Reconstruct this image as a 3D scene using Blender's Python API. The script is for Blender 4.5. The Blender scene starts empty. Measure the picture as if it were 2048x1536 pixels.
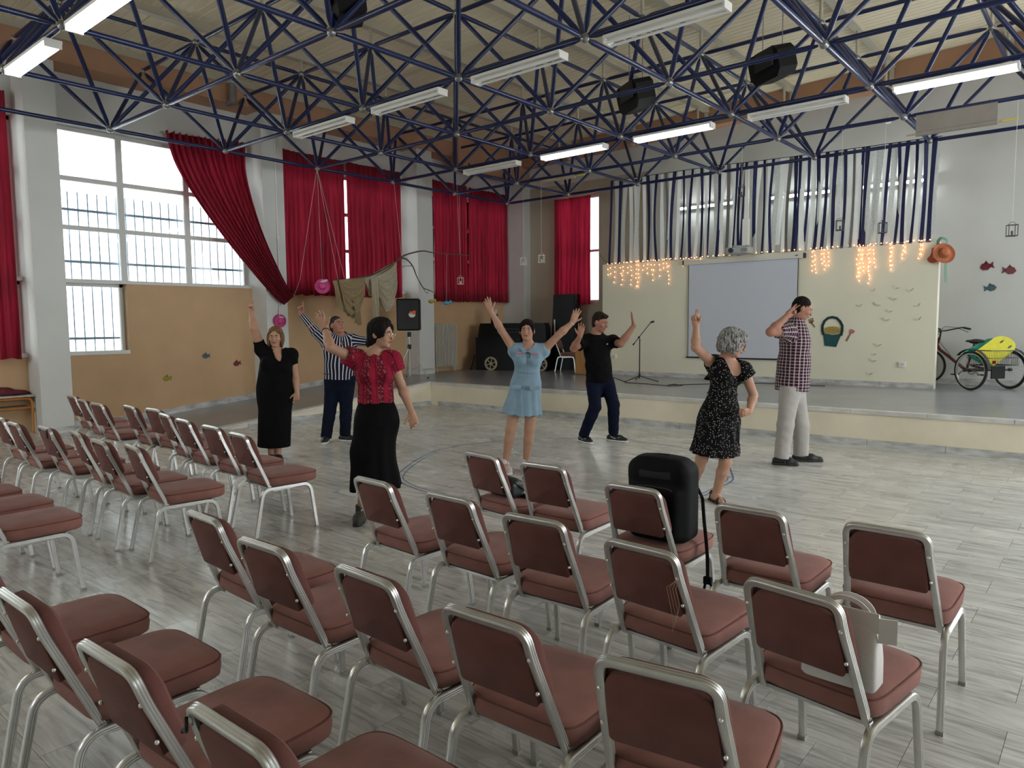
import bpy, bmesh, math, random
import numpy as np
from mathutils import Vector, Matrix
random.seed(7); np.random.seed(7)
PI = math.pi
scene = bpy.context.scene
COL = scene.collection

# ------------------------------------------------------------------ camera
F_PX, PITCH, YAW, ROLL, CAM_H = 1447.53, 0.0829277, -0.7018005, -0.0080084, 1.57
CAM = Vector((0, 0, CAM_H))
FW = Vector((math.sin(YAW)*math.cos(PITCH), math.cos(YAW)*math.cos(PITCH), -math.sin(PITCH)))
_r = Vector((math.cos(YAW), -math.sin(YAW), 0)); _u = _r.cross(FW)
RT = _r*math.cos(ROLL) + _u*math.sin(ROLL)
UP = -_r*math.sin(ROLL) + _u*math.cos(ROLL)
cam_d = bpy.data.cameras.new('camera'); cam = bpy.data.objects.new('camera', cam_d); COL.objects.link(cam)
m = Matrix((RT, UP, -FW)).transposed().to_4x4(); m.translation = CAM
cam.matrix_world = m
cam_d.sensor_width = 36; cam_d.sensor_fit = 'HORIZONTAL'; cam_d.lens = F_PX/2048*36
cam_d.clip_start = .05; cam_d.clip_end = 200
scene.camera = cam

# ------------------------------------------------------------------ world, sun, window light, exposure
w = bpy.data.worlds.new('sky'); scene.world = w; w.use_nodes = True
nt = w.node_tree; nt.nodes.clear()
_o = nt.nodes.new('ShaderNodeOutputWorld'); _b = nt.nodes.new('ShaderNodeBackground')
_b.inputs['Color'].default_value = (.93, .97, 1, 1); _b.inputs['Strength'].default_value = 3.2
nt.links.new(_b.outputs[0], _o.inputs[0])
scene.view_settings.view_transform = 'Standard'; scene.view_settings.look = 'None'
scene.view_settings.gamma = 1; scene.view_settings.use_curve_mapping = False
scene.view_settings.exposure = 1.45
scene.cycles.max_bounces = 8; scene.cycles.diffuse_bounces = 5; scene.cycles.glossy_bounces = 3; scene.cycles.transmission_bounces = 3; scene.cycles.transparent_max_bounces = 6
scene.cycles.caustics_reflective = False; scene.cycles.caustics_refractive = False

def area_light(name, loc, aim, sx, sy, power, col=(1, 1, 1), portal=False):
    d = bpy.data.lights.new(name, 'AREA'); d.shape = 'RECTANGLE'; d.size = sx; d.size_y = sy
    d.energy = power; d.color = col
    o = bpy.data.objects.new(name, d); COL.objects.link(o); o.location = loc
    o.rotation_euler = (Vector(aim)).to_track_quat('-Z', 'Y').to_euler()
    if portal: d.cycles.is_portal = True
    return o
# portals at the real and the added openings guide the sky light into the hall
LEFT_BAYS = ((-3.4, -.1), (.3, 3.61), (4.03, 7.33), (7.77, 11.11), (11.57, 14.55))
for y0, y1 in LEFT_BAYS:
    area_light('window_portal', (-12.98, (y0+y1)/2, 3.5), (1, 0, 0), y1-y0, 2.44, 1, portal=True)
for y0, y1 in ((2.55, 3.61), (4.03, 5.08)):
    area_light('window_portal', (-12.98, (y0+y1)/2, 1.72), (1, 0, 0), y1-y0, 1.2, 1, portal=True)
RIGHT_FILL_BAYS = ((3.5, 6.5), (6.8, 9.7))  # openings added in the unseen right wall to brighten the partition
for y0, y1 in RIGHT_FILL_BAYS:
    area_light('window_portal', (6.4, (y0+y1)/2, 2.75), (-1, 0, 0), y1-y0, 3.7, 1, portal=True)
REAR_FILL_BAYS = ((-10.5, -7),)  # opening added in the unseen rear wall as fill from behind
for x0, x1 in REAR_FILL_BAYS:
    area_light('window_portal', ((x0+x1)/2, -6.4, 3.4), (0, 1, 0), x1-x0, 2.4, 1, portal=True)
BACK_BAYS = ((-10.93, -9.75), (-.4, 4.6))
for x0, x1 in BACK_BAYS:
    area_light('window_portal', ((x0+x1)/2, 15.15, 3.35), (0, -1, 0), x1-x0, 2.6, 1, portal=True)

# ------------------------------------------------------------------ pixel helpers (photo frame 2048 x 1536) -> points on known planes
def ray(px, py):
    return FW + RT*((px-1024)/F_PX) - UP*((py-768)/F_PX)
def onZ(px, py, z=0.):
    v = ray(px, py); return CAM + v*((z-CAM_H)/v.z)
def onX(px, py, x):
    v = ray(px, py); return CAM + v*(x/v.x)
def onY(px, py, y):
    v = ray(px, py); return CAM + v*(y/v.y)
def atD(px, py, d):
    return CAM + ray(px, py)*d

# ------------------------------------------------------------------ materials
MATS = {}
def nodes_of(m):
    m.use_nodes = True
    return m.node_tree, m.node_tree.nodes['Principled BSDF']
def mat(name, col, rough=.6, metal=0., bump=0., bscale=40., var=0., vscale=6., spec=.5, coat=0., stretch=(1, 1, 1), emit=None, estr=0., trans=0., sheen=0.):
    """principled material with optional noise variation of colour and fine relief"""
    if name in MATS: return MATS[name]
    m = bpy.data.materials.new(name); nt, p = nodes_of(m); L = nt.links
    c = (*col, 1) if len(col) == 3 else col
    p.inputs['Base Color'].default_value = c; p.inputs['Roughness'].default_value = rough
    p.inputs['Metallic'].default_value = metal; p.inputs['Specular IOR Level'].default_value = spec
    p.inputs['Coat Weight'].default_value = coat
    if sheen: p.inputs['Sheen Weight'].default_value = sheen
    if emit: p.inputs['Emission Color'].default_value = (*emit, 1); p.inputs['Emission Strength'].default_value = estr
    m.diffuse_color = c
    if var or bump:
        tc = nt.nodes.new('ShaderNodeTexCoord'); mp = nt.nodes.new('ShaderNodeMapping'); mp.inputs['Scale'].default_value = stretch
        L.new(tc.outputs['Object'], mp.inputs[0])
    if var:
        n = nt.nodes.new('ShaderNodeTexNoise'); n.inputs['Scale'].default_value = vscale; n.inputs['Detail'].default_value = 5
        L.new(mp.outputs[0], n.inputs['Vector'])
        mr = nt.nodes.new('ShaderNodeMapRange'); mr.inputs['From Min'].default_value = .3; mr.inputs['From Max'].default_value = .7
        mr.inputs['To Min'].default_value = 1-var; mr.inputs['To Max'].default_value = 1+var
        L.new(n.outputs['Fac'], mr.inputs['Value'])
        mx = nt.nodes.new('ShaderNodeMix'); mx.data_type = 'RGBA'; mx.blend_type = 'MULTIPLY'; mx.inputs['Factor'].default_value = 1
        mx.inputs['A'].default_value = c; L.new(mr.outputs[0], mx.inputs['B']); L.new(mx.outputs['Result'], p.inputs['Base Color'])
    if bump:
        n2 = nt.nodes.new('ShaderNodeTexNoise'); n2.inputs['Scale'].default_value = bscale; n2.inputs['Detail'].default_value = 4
        L.new(mp.outputs[0], n2.inputs['Vector'])
        b = nt.nodes.new('ShaderNodeBump'); b.inputs['Strength'].default_value = bump; b.inputs['Distance'].default_value = .01
        L.new(n2.outputs['Fac'], b.inputs['Height']); L.new(b.outputs[0], p.inputs['Normal'])
    if trans:
        t = nt.nodes.new('ShaderNodeBsdfTranslucent'); t.inputs['Color'].default_value = c
        ms = nt.nodes.new('ShaderNodeMixShader'); ms.inputs[0].default_value = trans
        L.new(p.outputs[0], ms.inputs[1]); L.new(t.outputs[0], ms.inputs[2])
        L.new(ms.outputs[0], nt.nodes['Material Output'].inputs['Surface'])
    MATS[name] = m
    return m

# ------------------------------------------------------------------ mesh builder
def ortho(d):
    d = Vector(d).normalized(); a = Vector((0, 0, 1)) if abs(d.z) < .9 else Vector((1, 0, 0))
    s = d.cross(a).normalized(); return s, s.cross(d)
class MB:
    def __init__(s): s.v = []; s.f = []; s.mi = []; s.cur = 0
    def add(s, vs, fs):
        o = len(s.v); s.v += [tuple(v) for v in vs]; s.f += [tuple(i+o for i in f) for f in fs]; s.mi += [s.cur]*len(fs); return s
    def box(s, c, d, M=None, bevel=0):
        c = Vector(c); hx, hy, hz = d[0]/2, d[1]/2, d[2]/2
        vs = [Vector((x*hx, y*hy, z*hz)) for z in (-1, 1) for y in (-1, 1) for x in (-1, 1)]
        fs = [(0, 2, 3, 1), (4, 5, 7, 6), (0, 1, 5, 4), (2, 6, 7, 3), (0, 4, 6, 2), (1, 3, 7, 5)]
        if M is not None: vs = [M @ v for v in vs]
        return s.add([v+c for v in vs], fs)
    def box2(s, lo, hi):
        lo = Vector(lo); hi = Vector(hi); return s.box((lo+hi)/2, hi-lo)
    def sweep(s, pts, prof, up=None, closed=False, cap=True, scale=None):
        """sweep a closed profile [(a,b)..] along pts; a along side, b along up"""
        pts = [Vector(p) for p in pts]; n = len(pts); k = len(prof); vs = []; prev = None
        for i, p in enumerate(pts):
            if closed: t = pts[(i+1) % n]-pts[i-1]
            else: t = pts[min(i+1, n-1)]-pts[max(i-1, 0)]
            t.normalize()
            if prev is None:
                if up is not None: b = Vector(up); b = (b-t*b.dot(t)).normalized()
                else: b = ortho(t)[1]
            else:
                b = (prev-t*prev.dot(t)); b = b.normalized() if b.length > 1e-6 else ortho(t)[1]
            prev = b; a = t.cross(b); sc = scale[i] if scale else 1
            vs += [p + a*(q[0]*sc) + b*(q[1]*sc) for q in prof]
        fs = []
        for i in range(n if closed else n-1):
            j = (i+1) % n
            for q in range(k): fs.append((i*k+q, i*k+(q+1) % k, j*k+(q+1) % k, j*k+q))
        if cap and not closed: fs += [tuple(range(k))[::-1], tuple((n-1)*k+q for q in range(k))]
        return s.add(vs, fs)
    def tube(s, pts, r, n=8, closed=False, cap=True, scale=None):
        return s.sweep(pts, [(r*math.cos(2*PI*i/n), r*math.sin(2*PI*i/n)) for i in range(n)], closed=closed, cap=cap, scale=scale)
    def cyl(s, a, b, r, n=12, r2=None):
        r2 = r if r2 is None else r2
        return s.tube([a, b], 1, n, scale=[r, r2])
    def lathe(s, prof, c=(0, 0, 0), axis=(0, 0, 1), n=24, cap=False):
        ax = Vector(axis).normalized(); a, b = ortho(ax); c = Vector(c); vs = []; k = len(prof)
        for r, z in prof:
            vs += [c+ax*z+(a*math.cos(2*PI*i/n)+b*math.sin(2*PI*i/n))*r for i in range(n)]
        fs = [(i*n+j, i*n+(j+1) % n, (i+1)*n+(j+1) % n, (i+1)*n+j) for i in range(k-1) for j in range(n)]
        if cap: fs += [tuple(range(n))[::-1], tuple((k-1)*n+j for j in range(n))]
        return s.add(vs, fs)
    def ball(s, c, r, n=12, m=8, M=None):
        rr = r if hasattr(r, '__len__') else (r, r, r); c = Vector(c); vs = []; fs = []
        for i in range(1, m):
            t = PI*i/m
            for j in range(n): vs.append((math.sin(t)*math.cos(2*PI*j/n)*rr[0], math.sin(t)*math.sin(2*PI*j/n)*rr[1], math.cos(t)*rr[2]))
        vs += [(0, 0, rr[2]), (0, 0, -rr[2])]
        for i in range(m-2):
            for j in range(n): fs.append((i*n+j, (i+1)*n+j, (i+1)*n+(j+1) % n, i*n+(j+1) % n))
        T, B = (m-1)*n, (m-1)*n+1
        for j in range(n): fs.append((T, j, (j+1) % n)); fs.append((B, (m-2)*n+(j+1) % n, (m-2)*n+j))
        vs = [Vector(v) for v in vs]
        if M is not None: vs = [M @ v for v in vs]
        return s.add([v+c for v in vs], fs)
    def prism(s, poly, org, ex, ey, th):
        """polygon in the plane (org, ex, ey) extruded by th along ex x ey"""
        ex = Vector(ex); ey = Vector(ey); org = Vector(org); nz = ex.cross(ey).normalized(); k = len(poly)
        vs = [org+ex*x+ey*y for x, y in poly]; vs += [v+nz*th for v in vs]
        fs = [tuple(range(k))[::-1], tuple(range(k, 2*k))]+[(i, (i+1) % k, k+(i+1) % k, k+i) for i in range(k)]
        return s.add(vs, fs)
    def grid(s, fn, nu, nv):
        vs = [fn(i/nu, j/nv) for j in range(nv+1) for i in range(nu+1)]
        return s.add(vs, [(j*(nu+1)+i, j*(nu+1)+i+1, (j+1)*(nu+1)+i+1, (j+1)*(nu+1)+i) for j in range(nv) for i in range(nu)])
    def mesh(s, name, mats, smooth=False, angle=None):
        me = bpy.data.meshes.new(name); me.from_pydata(s.v, [], s.f)
        for m_ in (mats if isinstance(mats, (list, tuple)) else [mats]): me.materials.append(m_)
        if isinstance(mats, (list, tuple)) and len(mats) > 1: me.polygons.foreach_set('material_index', s.mi)
        me.update()
        if smooth:
            me.polygons.foreach_set('use_smooth', [True]*len(me.polygons))
            if angle: me.set_sharp_from_angle(angle=math.radians(angle))
        return me
    def build(s, name, mats, parent=None, smooth=False, angle=35, loc=None):
        return link(name, s.mesh(name, mats, smooth, angle), parent, loc)
def link(name, me, parent=None, loc=None, rot=None):
    o = bpy.data.objects.new(name, me); COL.objects.link(o)
    if loc is not None: o.location = loc
    if rot is not None: o.rotation_euler = rot
    if parent: o.parent = parent
    return o
def tag(o, label=None, cat=None, group=None, kind=None):
    if label: o['label'] = label
    if cat: o['category'] = cat
    if group: o['group'] = group
    if kind: o['kind'] = kind
    return o
def thing(name, label, cat, loc=(0, 0, 0), rz=0, group=None):
    o = bpy.data.objects.new(name, None); COL.objects.link(o); o.location = loc; o.rotation_euler = (0, 0, rz)
    o.empty_display_size = .1
    return tag(o, label, cat, group)
def struct(name, mb, m, parent=None, **k):
    o = mb.build(name, m, parent, **k)
    if not parent: o['kind'] = 'structure'
    return o
def copy_tree(o, parent=None):
    c = o.copy(); COL.objects.link(c); c.parent = parent
    for ch in list(o.children): copy_tree(ch, c)
    return c
def arc(c, a, b, r, t0, t1, n):
    c = Vector(c); a = Vector(a); b = Vector(b)
    return [c+a*(r*math.cos(t0+(t1-t0)*i/n))+b*(r*math.sin(t0+(t1-t0)*i/n)) for i in range(n+1)]
def fillet(pts, r, n=6):
    """round the corners of a polyline; r scalar or list"""
    pts = [Vector(p) for p in pts]; out = [pts[0]]
    for i in range(1, len(pts)-1):
        ri = r[i-1] if hasattr(r, '__len__') else r
        p, a, b = pts[i], (pts[i-1]-pts[i]), (pts[i+1]-pts[i]); la, lb = a.length, b.length; a.normalize(); b.normalize()
        ang = a.angle(b); t = min(ri/math.tan(ang/2), la*.49, lb*.49)
        p0, p1 = p+a*t, p+b*t
        for q in range(n+1):
            s = q/n; out.append(p0*(1-s)**2+p*2*s*(1-s)+p1*s*s)
    out.append(pts[-1]); return out
# ================================================================== THE SETTING
ST = .447            # stage height
YS = 9.78            # stage front
YB = 14.8            # back wall
YP, PTOP = 13.5, 2.84  # partition front, top
XW, XC = -12.58, -12.1 # window wall, column faces
XR, YR = 6.0, -6.0     # right wall, rear wall
XRAMP, Y_R0 = -10.35, 5.1

# ---- special materials
def marble_mat():
    m = bpy.data.materials.new('marble_tile'); nt, p = nodes_of(m); L = nt.links; N = nt.nodes.new
    g = N('ShaderNodeNewGeometry'); sp = N('ShaderNodeSeparateXYZ'); L.new(g.outputs['Position'], sp.inputs[0])
    def mth(op, a, b=None):
        n = N('ShaderNodeMath'); n.operation = op
        for i, v in enumerate((a, b)):
            if v is None: continue
            if isinstance(v, (int, float)): n.inputs[i].default_value = v
            else: L.new(v, n.inputs[i])
        return n.outputs[0]
    row = mth('FLOOR', mth('DIVIDE', sp.outputs['Y'], TILE_W))
    half = mth('MULTIPLY', mth('MODULO', mth('ABSOLUTE', row), 2.), TILE_L/2)
    colm = mth('FLOOR', mth('DIVIDE', mth('ADD', sp.outputs['X'], half), TILE_L))
    cb = N('ShaderNodeCombineXYZ'); L.new(colm, cb.inputs[0]); L.new(row, cb.inputs[1])
    wn = N('ShaderNodeTexWhiteNoise'); L.new(cb.outputs[0], wn.inputs['Vector'])
    off = N('ShaderNodeVectorMath'); off.operation = 'SCALE'; off.inputs['Scale'].default_value = 37; L.new(wn.outputs['Color'], off.inputs[0])
    ad = N('ShaderNodeVectorMath'); L.new(g.outputs['Position'], ad.inputs[0]); L.new(off.outputs[0], ad.inputs[1])
    mp = N('ShaderNodeMapping'); mp.inputs['Scale'].default_value = (1.5, 11, 1); mp.inputs['Rotation'].default_value = (0, 0, .12); L.new(ad.outputs[0], mp.inputs[0])
    n1 = N('ShaderNodeTexNoise'); n1.inputs['Scale'].default_value = 1.3; n1.inputs['Detail'].default_value = 8; n1.inputs['Roughness'].default_value = .62; n1.inputs['Distortion'].default_value = 1.1
    L.new(mp.outputs[0], n1.inputs['Vector'])
    cr = N('ShaderNodeValToRGB'); e = cr.color_ramp.elements
    e[0].position = .25; e[0].color = (.27, .275, .26, 1); e[1].position = .64; e[1].color = (.70, .70, .665, 1)
    e.new(.40).color = (.47, .475, .45, 1); e.new(.52).color = (.62, .62, .59, 1)
    L.new(n1.outputs['Fac'], cr.inputs[0])
    mp2 = N('ShaderNodeMapping'); mp2.inputs['Scale'].default_value = (3, 42, 1); mp2.inputs['Rotation'].default_value = (0, 0, .12); L.new(ad.outputs[0], mp2.inputs[0])
    n2 = N('ShaderNodeTexNoise'); n2.inputs['Scale'].default_value = 1.; n2.inputs['Detail'].default_value = 6; n2.inputs['Distortion'].default_value = .8; L.new(mp2.outputs[0], n2.inputs['Vector'])
    r2 = N('ShaderNodeMapRange'); L.new(n2.outputs['Fac'], r2.inputs['Value']); r2.inputs['From Min'].default_value = .5; r2.inputs['From Max'].default_value = .72; r2.inputs['To Min'].default_value = 1.; r2.inputs['To Max'].default_value = .62
    mz = N('ShaderNodeMix'); mz.data_type = 'RGBA'; mz.blend_type = 'MULTIPLY'; mz.inputs['Factor'].default_value = 1; L.new(cr.outputs[0], mz.inputs['A']); L.new(r2.outputs[0], mz.inputs['B'])
    mr = N('ShaderNodeMapRange'); L.new(wn.outputs['Value'], mr.inputs['Value']); mr.inputs['To Min'].default_value = .90; mr.inputs['To Max'].default_value = 1.06
    mx = N('ShaderNodeMix'); mx.data_type = 'RGBA'; mx.blend_type = 'MULTIPLY'; mx.inputs['Factor'].default_value = 1
    L.new(mz.outputs['Result'], mx.inputs['A']); L.new(mr.outputs[0], mx.inputs['B']); L.new(mx.outputs['Result'], p.inputs['Base Color'])
    n3 = N('ShaderNodeTexNoise'); n3.inputs['Scale'].default_value = 2.5; L.new(g.outputs['Position'], n3.inputs['Vector'])
    m3 = N('ShaderNodeMapRange'); L.new(n3.outputs['Fac'], m3.inputs['Value']); m3.inputs['To Min'].default_value = .16; m3.inputs['To Max'].default_value = .36
    L.new(m3.outputs[0], p.inputs['Roughness'])
    p.inputs['Specular IOR Level'].default_value = .5
    return m
TILE_W, TILE_L = .27, .54
M_TILE = marble_mat()
M_GROUT = mat('grout', (.27, .27, .25), .8)
M_WHITE = mat('white_paint', (.66, .67, .65), .75, var=.05, vscale=1.2, bump=.05, bscale=60)
M_ORANGE = mat('orange_paint', (.58, .385, .215), .7, var=.06, vscale=2.0, bump=.06, bscale=50)
M_BEIGE = mat('beige_paint', (.46, .40, .31), .75, var=.05, vscale=1.5)  # beige tone for the lower left part of the back wall
M_CREAM = mat('cream_paint', (.80, .73, .57), .7, var=.06, vscale=2.2, bump=.05, bscale=40)
M_PART = mat('pale_yellow_paint', (.78, .755, .60), .75, var=.03, vscale=1.5)
M_BROWN = mat('brown_beam_paint', (.45, .25, .15), .7, var=.08, vscale=1.5)
M_SKIRT = mat('marble_skirting', (.50, .50, .49), .35, var=.35, vscale=5, stretch=(1, 1, 3))
M_EDGE = mat('marble_nosing', (.62, .61, .58), .3, var=.18, vscale=4)
M_VINYL = mat('grey_blue_vinyl', (.27, .285, .305), .24, var=.08, vscale=1.0)
M_CEIL = mat('cream_ceiling_sheet', (.82, .73, .54), .55, var=.05, vscale=.6)
M_PURLIN = mat('purlin_paint', (.52, .48, .38), .5, var=.05, vscale=2)
M_ALU = mat('window_aluminium', (.72, .72, .70), .45)
M_BLUE = mat('gloss_blue_paint', (.005, .014, .075), .3, coat=.1, var=.15, vscale=3)
M_STEEL = mat('zinc_node', (.30, .31, .31), .35, metal=.8)
def glass_mat():
    m = bpy.data.materials.new('window_glass'); nt, p = nodes_of(m); L = nt.links
    t = nt.nodes.new('ShaderNodeBsdfTransparent'); t.inputs[0].default_value = (.93, .96, .96, 1)
    g = nt.nodes.new('ShaderNodeBsdfGlossy'); g.inputs['Roughness'].default_value = .03
    f = nt.nodes.new('ShaderNodeFresnel'); f.inputs[0].default_value = 1.45
    x = nt.nodes.new('ShaderNodeMixShader'); L.new(f.outputs[0], x.inputs[0]); L.new(t.outputs[0], x.inputs[1]); L.new(g.outputs[0], x.inputs[2])
    L.new(x.outputs[0], nt.nodes['Material Output'].inputs['Surface']); nt.nodes.remove(p); return m
M_GLASS = glass_mat()

# ---- floor: slab, nearest tiles as parts, the rest as one part
flo = struct('floor', MB().box2((-13.2, YR-.4, -.25), (XR+.4, YS+.3, -.006)), M_GROUT)
def tile_cells():
    out = []
    r0, r1 = math.floor(YR/TILE_W), math.ceil(YS/TILE_W)
    for r in range(r0, r1):
        half = (abs(r) % 2)*TILE_L/2
        for c in range(math.floor((XC-.5+half)/TILE_L), math.ceil((XR+half)/TILE_L)):
            out.append((c*TILE_L-half, r*TILE_W))
    return out
def tile_in_view(x, y):
    d = Vector((x+TILE_L/2, y+TILE_W/2, 0))-CAM; z = d.dot(FW)
    if z < .4: return None
    px, py = 1024+F_PX*d.dot(RT)/z, 768-F_PX*d.dot(UP)/z
    return z if (-60 < px < 2110 and py < 1640) else None
GAP = .0009
me_tile = MB().box2((GAP, GAP, -.012), (TILE_L-GAP, TILE_W-GAP, 0)).mesh('tile', M_TILE)
cells = tile_cells(); seen = []
for x, y in cells:
    z = tile_in_view(x, y)
    if z: seen.append((z, x, y))
seen.sort(); near = set((x, y) for z, x, y in seen[:290])
for x, y in near: link('tile', me_tile, flo, (x, y, 0))
fb = MB()
for x, y in cells:
    if (x, y) in near: continue
    y1 = min(y+TILE_W-GAP, YS+.05)
    fb.add([(x+GAP, y+GAP, 0), (x+TILE_L-GAP, y+GAP, 0), (x+TILE_L-GAP, y1, 0), (x+GAP, y1, 0)], [(0, 1, 2, 3)])
tag(fb.build('tile_field', M_TILE, flo), kind='stuff')

# ---- stage and ramp
stage = struct('floor_stage', MB().box2((XRAMP, YS, 0), (XR+.3, YB+.3, ST-.035)).box2((XW-.3, YS, 0), (XRAMP, YB+.3, ST-.035)), M_CREAM)
MB().box2((XW-.3, YS+.12, ST-.035), (XR+.3, YB+.3, ST)).build('stage_top', M_VINYL, stage)
for i in range(19):      # marble edging, slab by slab, and skirting along the riser
    x0 = XRAMP+i*.86; x1 = min(x0+.855, XR)
    MB().box2((x0, YS-.025, ST-.045), (x1, YS+.12, ST+.003)).build('edging_slab', M_EDGE, stage)
    MB().box2((x0+.2, YS-.014, 0), (x1+.2, YS+.01, .085)).build('skirting_slab', M_SKIRT, stage)
rb = MB()
rb.add([(XW-.2, Y_R0, -.01), (XRAMP-.10, Y_R0, -.01), (XRAMP-.10, YS+.12, -.01), (XW-.2, YS+.12, -.01), (XW-.2, Y_R0, .004), (XRAMP-.10, Y_R0, .004), (XRAMP-.10, YS+.12, ST), (XW-.2, YS+.12, ST)],
       [(0, 3, 2, 1), (4, 5, 6, 7), (0, 1, 5, 4), (1, 2, 6, 5), (2, 3, 7, 6), (3, 0, 4, 7)])
ramp = struct('floor_ramp', rb, M_VINYL)
def slope_z(y): return max(0., (y-Y_R0)/(YS-Y_R0)*ST)
rs = MB()
rs.add([(XRAMP-.10, Y_R0, 0), (XRAMP, Y_R0, 0), (XRAMP, YS, 0), (XRAMP-.10, YS, 0), (XRAMP-.10, Y_R0, .005), (XRAMP, Y_R0, .005), (XRAMP, YS, ST-.03), (XRAMP-.10, YS, ST-.03)],
       [(0, 3, 2, 1), (4, 5, 6, 7), (0, 1, 5, 4), (1, 2, 6, 5), (2, 3, 7, 6), (3, 0, 4, 7)])
rs.build('ramp_side', M_CREAM, ramp)
n = 6
for i in range(n):
    y0, y1 = Y_R0+(YS-.02-Y_R0)*i/n, Y_R0+(YS-.02-Y_R0)*(i+1)/n-.004
    z0, z1 = slope_z(y0), slope_z(y1)
    e = MB(); e.add([(XRAMP-.12, y0, z0-.03), (XRAMP+.02, y0, z0-.03), (XRAMP+.02, y1, z1-.03), (XRAMP-.12, y1, z1-.03), (XRAMP-.12, y0, z0+.012), (XRAMP+.02, y0, z0+.012), (XRAMP+.02, y1, z1+.012), (XRAMP-.12, y1, z1+.012)],
        [(0, 3, 2, 1), (4, 5, 6, 7), (0, 1, 5, 4), (1, 2, 6, 5), (2, 3, 7, 6), (3, 0, 4, 7)])
    e.build('edging_slab', M_EDGE, ramp)
    if i: MB().box2((XRAMP-.01, y0, 0), (XRAMP+.013, y1, min(.085, max(.01, z0-.035)))).build('skirting_slab', M_SKIRT, ramp)
# skirting that climbs along the left wall
for i in range(9):
    y0, y1 = 4.05+i*.64, 4.05+(i+1)*.64-.004; z0, z1 = slope_z(y0), slope_z(y1); xa, xb = XW-.01, XW+.02
    e = MB(); e.add([(xa, y0, z0-.01), (xb, y0, z0-.01), (xb, y1, z1-.01), (xa, y1, z1-.01), (xa, y0, z0+.10), (xb, y0, z0+.10), (xb, y1, z1+.10), (xa, y1, z1+.10)],
        [(0, 3, 2, 1), (4, 5, 6, 7), (0, 1, 5, 4), (1, 2, 6, 5), (2, 3, 7, 6), (3, 0, 4, 7)])
    e.build('skirting_slab', M_SKIRT, ramp)

# ---- left wall: piers, sills, wainscot, windows
WIN0, WIN1 = 2.30, 4.69
wl = struct('wall_left', MB().box2((XW-.3, YR-.3, WIN1), (XW, YB+.3, 6.6)), M_WHITE)
COLS = [(-.12, .30), (3.61, 4.03), (7.33, 7.77), (11.11, 11.57)]
for y0, y1 in COLS:
    MB().box2((XW-.32, y0, 0), (XC, y1, 5.44)).build('pier', M_WHITE, wl)
    MB().box2((XC-.02, y0-.012, slope_z(y0)), (XC+.012, y1+.012, min(ST, slope_z(y0))+.09)).build('pier_skirting', M_SKIRT, wl)
MB().box2((XW-.32, YR-.3, 0), (XW, -3.4, 5.5)).build('pier', M_WHITE, wl)
for b, (y0, y1) in enumerate(LEFT_BAYS):
    low = {1: (2.55, 3.61), 2: (4.03, 5.08)}.get(b)
    z1 = WIN0
    mb = MB()
    if b == 4: y1 = YB+.2
    if low:
        lz = 1.13
        mb.box2((XW-.3, y0, 0), (XW, y1, lz))
        if low[0] > y0: mb.box2((XW-.3, y0, lz), (XW, low[0], z1))
        if low[1] < y1: mb.box2((XW-.3, low[1], lz), (XW, y1, z1))
    else: mb.box2((XW-.3, y0, 0), (XW, y1, z1))
    mb.build('wainscot', M_ORANGE, wl)
# corner pier
MB().box2((XW-.3, 14.55, 0), (-11.86, YB+.3, 6.0)).build('pier', M_WHITE, wl)
def window_obj(k, bay, low, verts_m, trans):
    y0, y1 = bay; xf = XW-.20; W = struct('window_%d' % k, MB().box2((xf-.03, y0, WIN0-.03), (XW+.03, y1, WIN0+.025)), M_ALU)
    def bar(n, a, b): MB().box2(a, b).build(n, M_ALU, W)
    t = .035
    for z in trans: bar('transom', (xf-.03, y0, z-t), (xf+.04, y1, z+t))
    bar('frame_head', (xf-.03, y0, WIN1-.06), (xf+.03, y1, WIN1)); bar('frame_jamb', (xf-.03, y0, WIN0), (xf+.03, y0+.05, WIN1)); bar('frame_jamb', (xf-.03, y1-.05, WIN0), (xf+.03, y1, WIN1))
    zs = [WIN0+.02]+list(trans)+[WIN1-.05]
    ys = [y0]+list(verts_m)+[y1]
    for yv in verts_m: bar('mullion', (xf-.03, yv-t-.012, WIN0), (xf+.035, yv+t+.012, WIN1))
    for i in range(len(zs)-1):
        for j in range(len(ys)-1):
            MB().box2((xf-.003, ys[j]+.02, zs[i]), (xf+.003, ys[j+1]-.02, zs[i+1])).build('pane', M_GLASS, W)
    if low:
        a, b = low; lz = 1.13
        for s_, e_ in (((xf-.03, a, lz), (XW+.02, b, lz+.06)), ((xf-.03, a, lz), (xf+.03, a+.05, WIN0)), ((xf-.03, b-.05, lz), (xf+.04, b, WIN0)), ((xf-.03, a, WIN0-.08), (xf+.04, b, WIN0))): bar('frame_low', s_, e_)
        MB().box2((xf-.003, a+.03, lz+.04), (xf+.003, b-.03, WIN0-.05)).build('pane', M_GLASS, W)
    return W
for k, b in enumerate(LEFT_BAYS):
    d = (b[1]-b[0])/3
    window_obj(k+1, b, {1: (2.55, 3.61), 2: (4.03, 5.08)}.get(k), (b[0]+d, b[0]+2*d), (3.14, 3.90))
# brown ring beam
trim = struct('trim_1', MB().box2((XW-.25, YR, 5.44), (XC+.02, YB, 5.98)), M_BROWN)
MB().box2((XC+.02, 12.2, 5.15), (XC+.24, YB, 5.95)).build('beam_drop', M_BROWN, trim)

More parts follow.
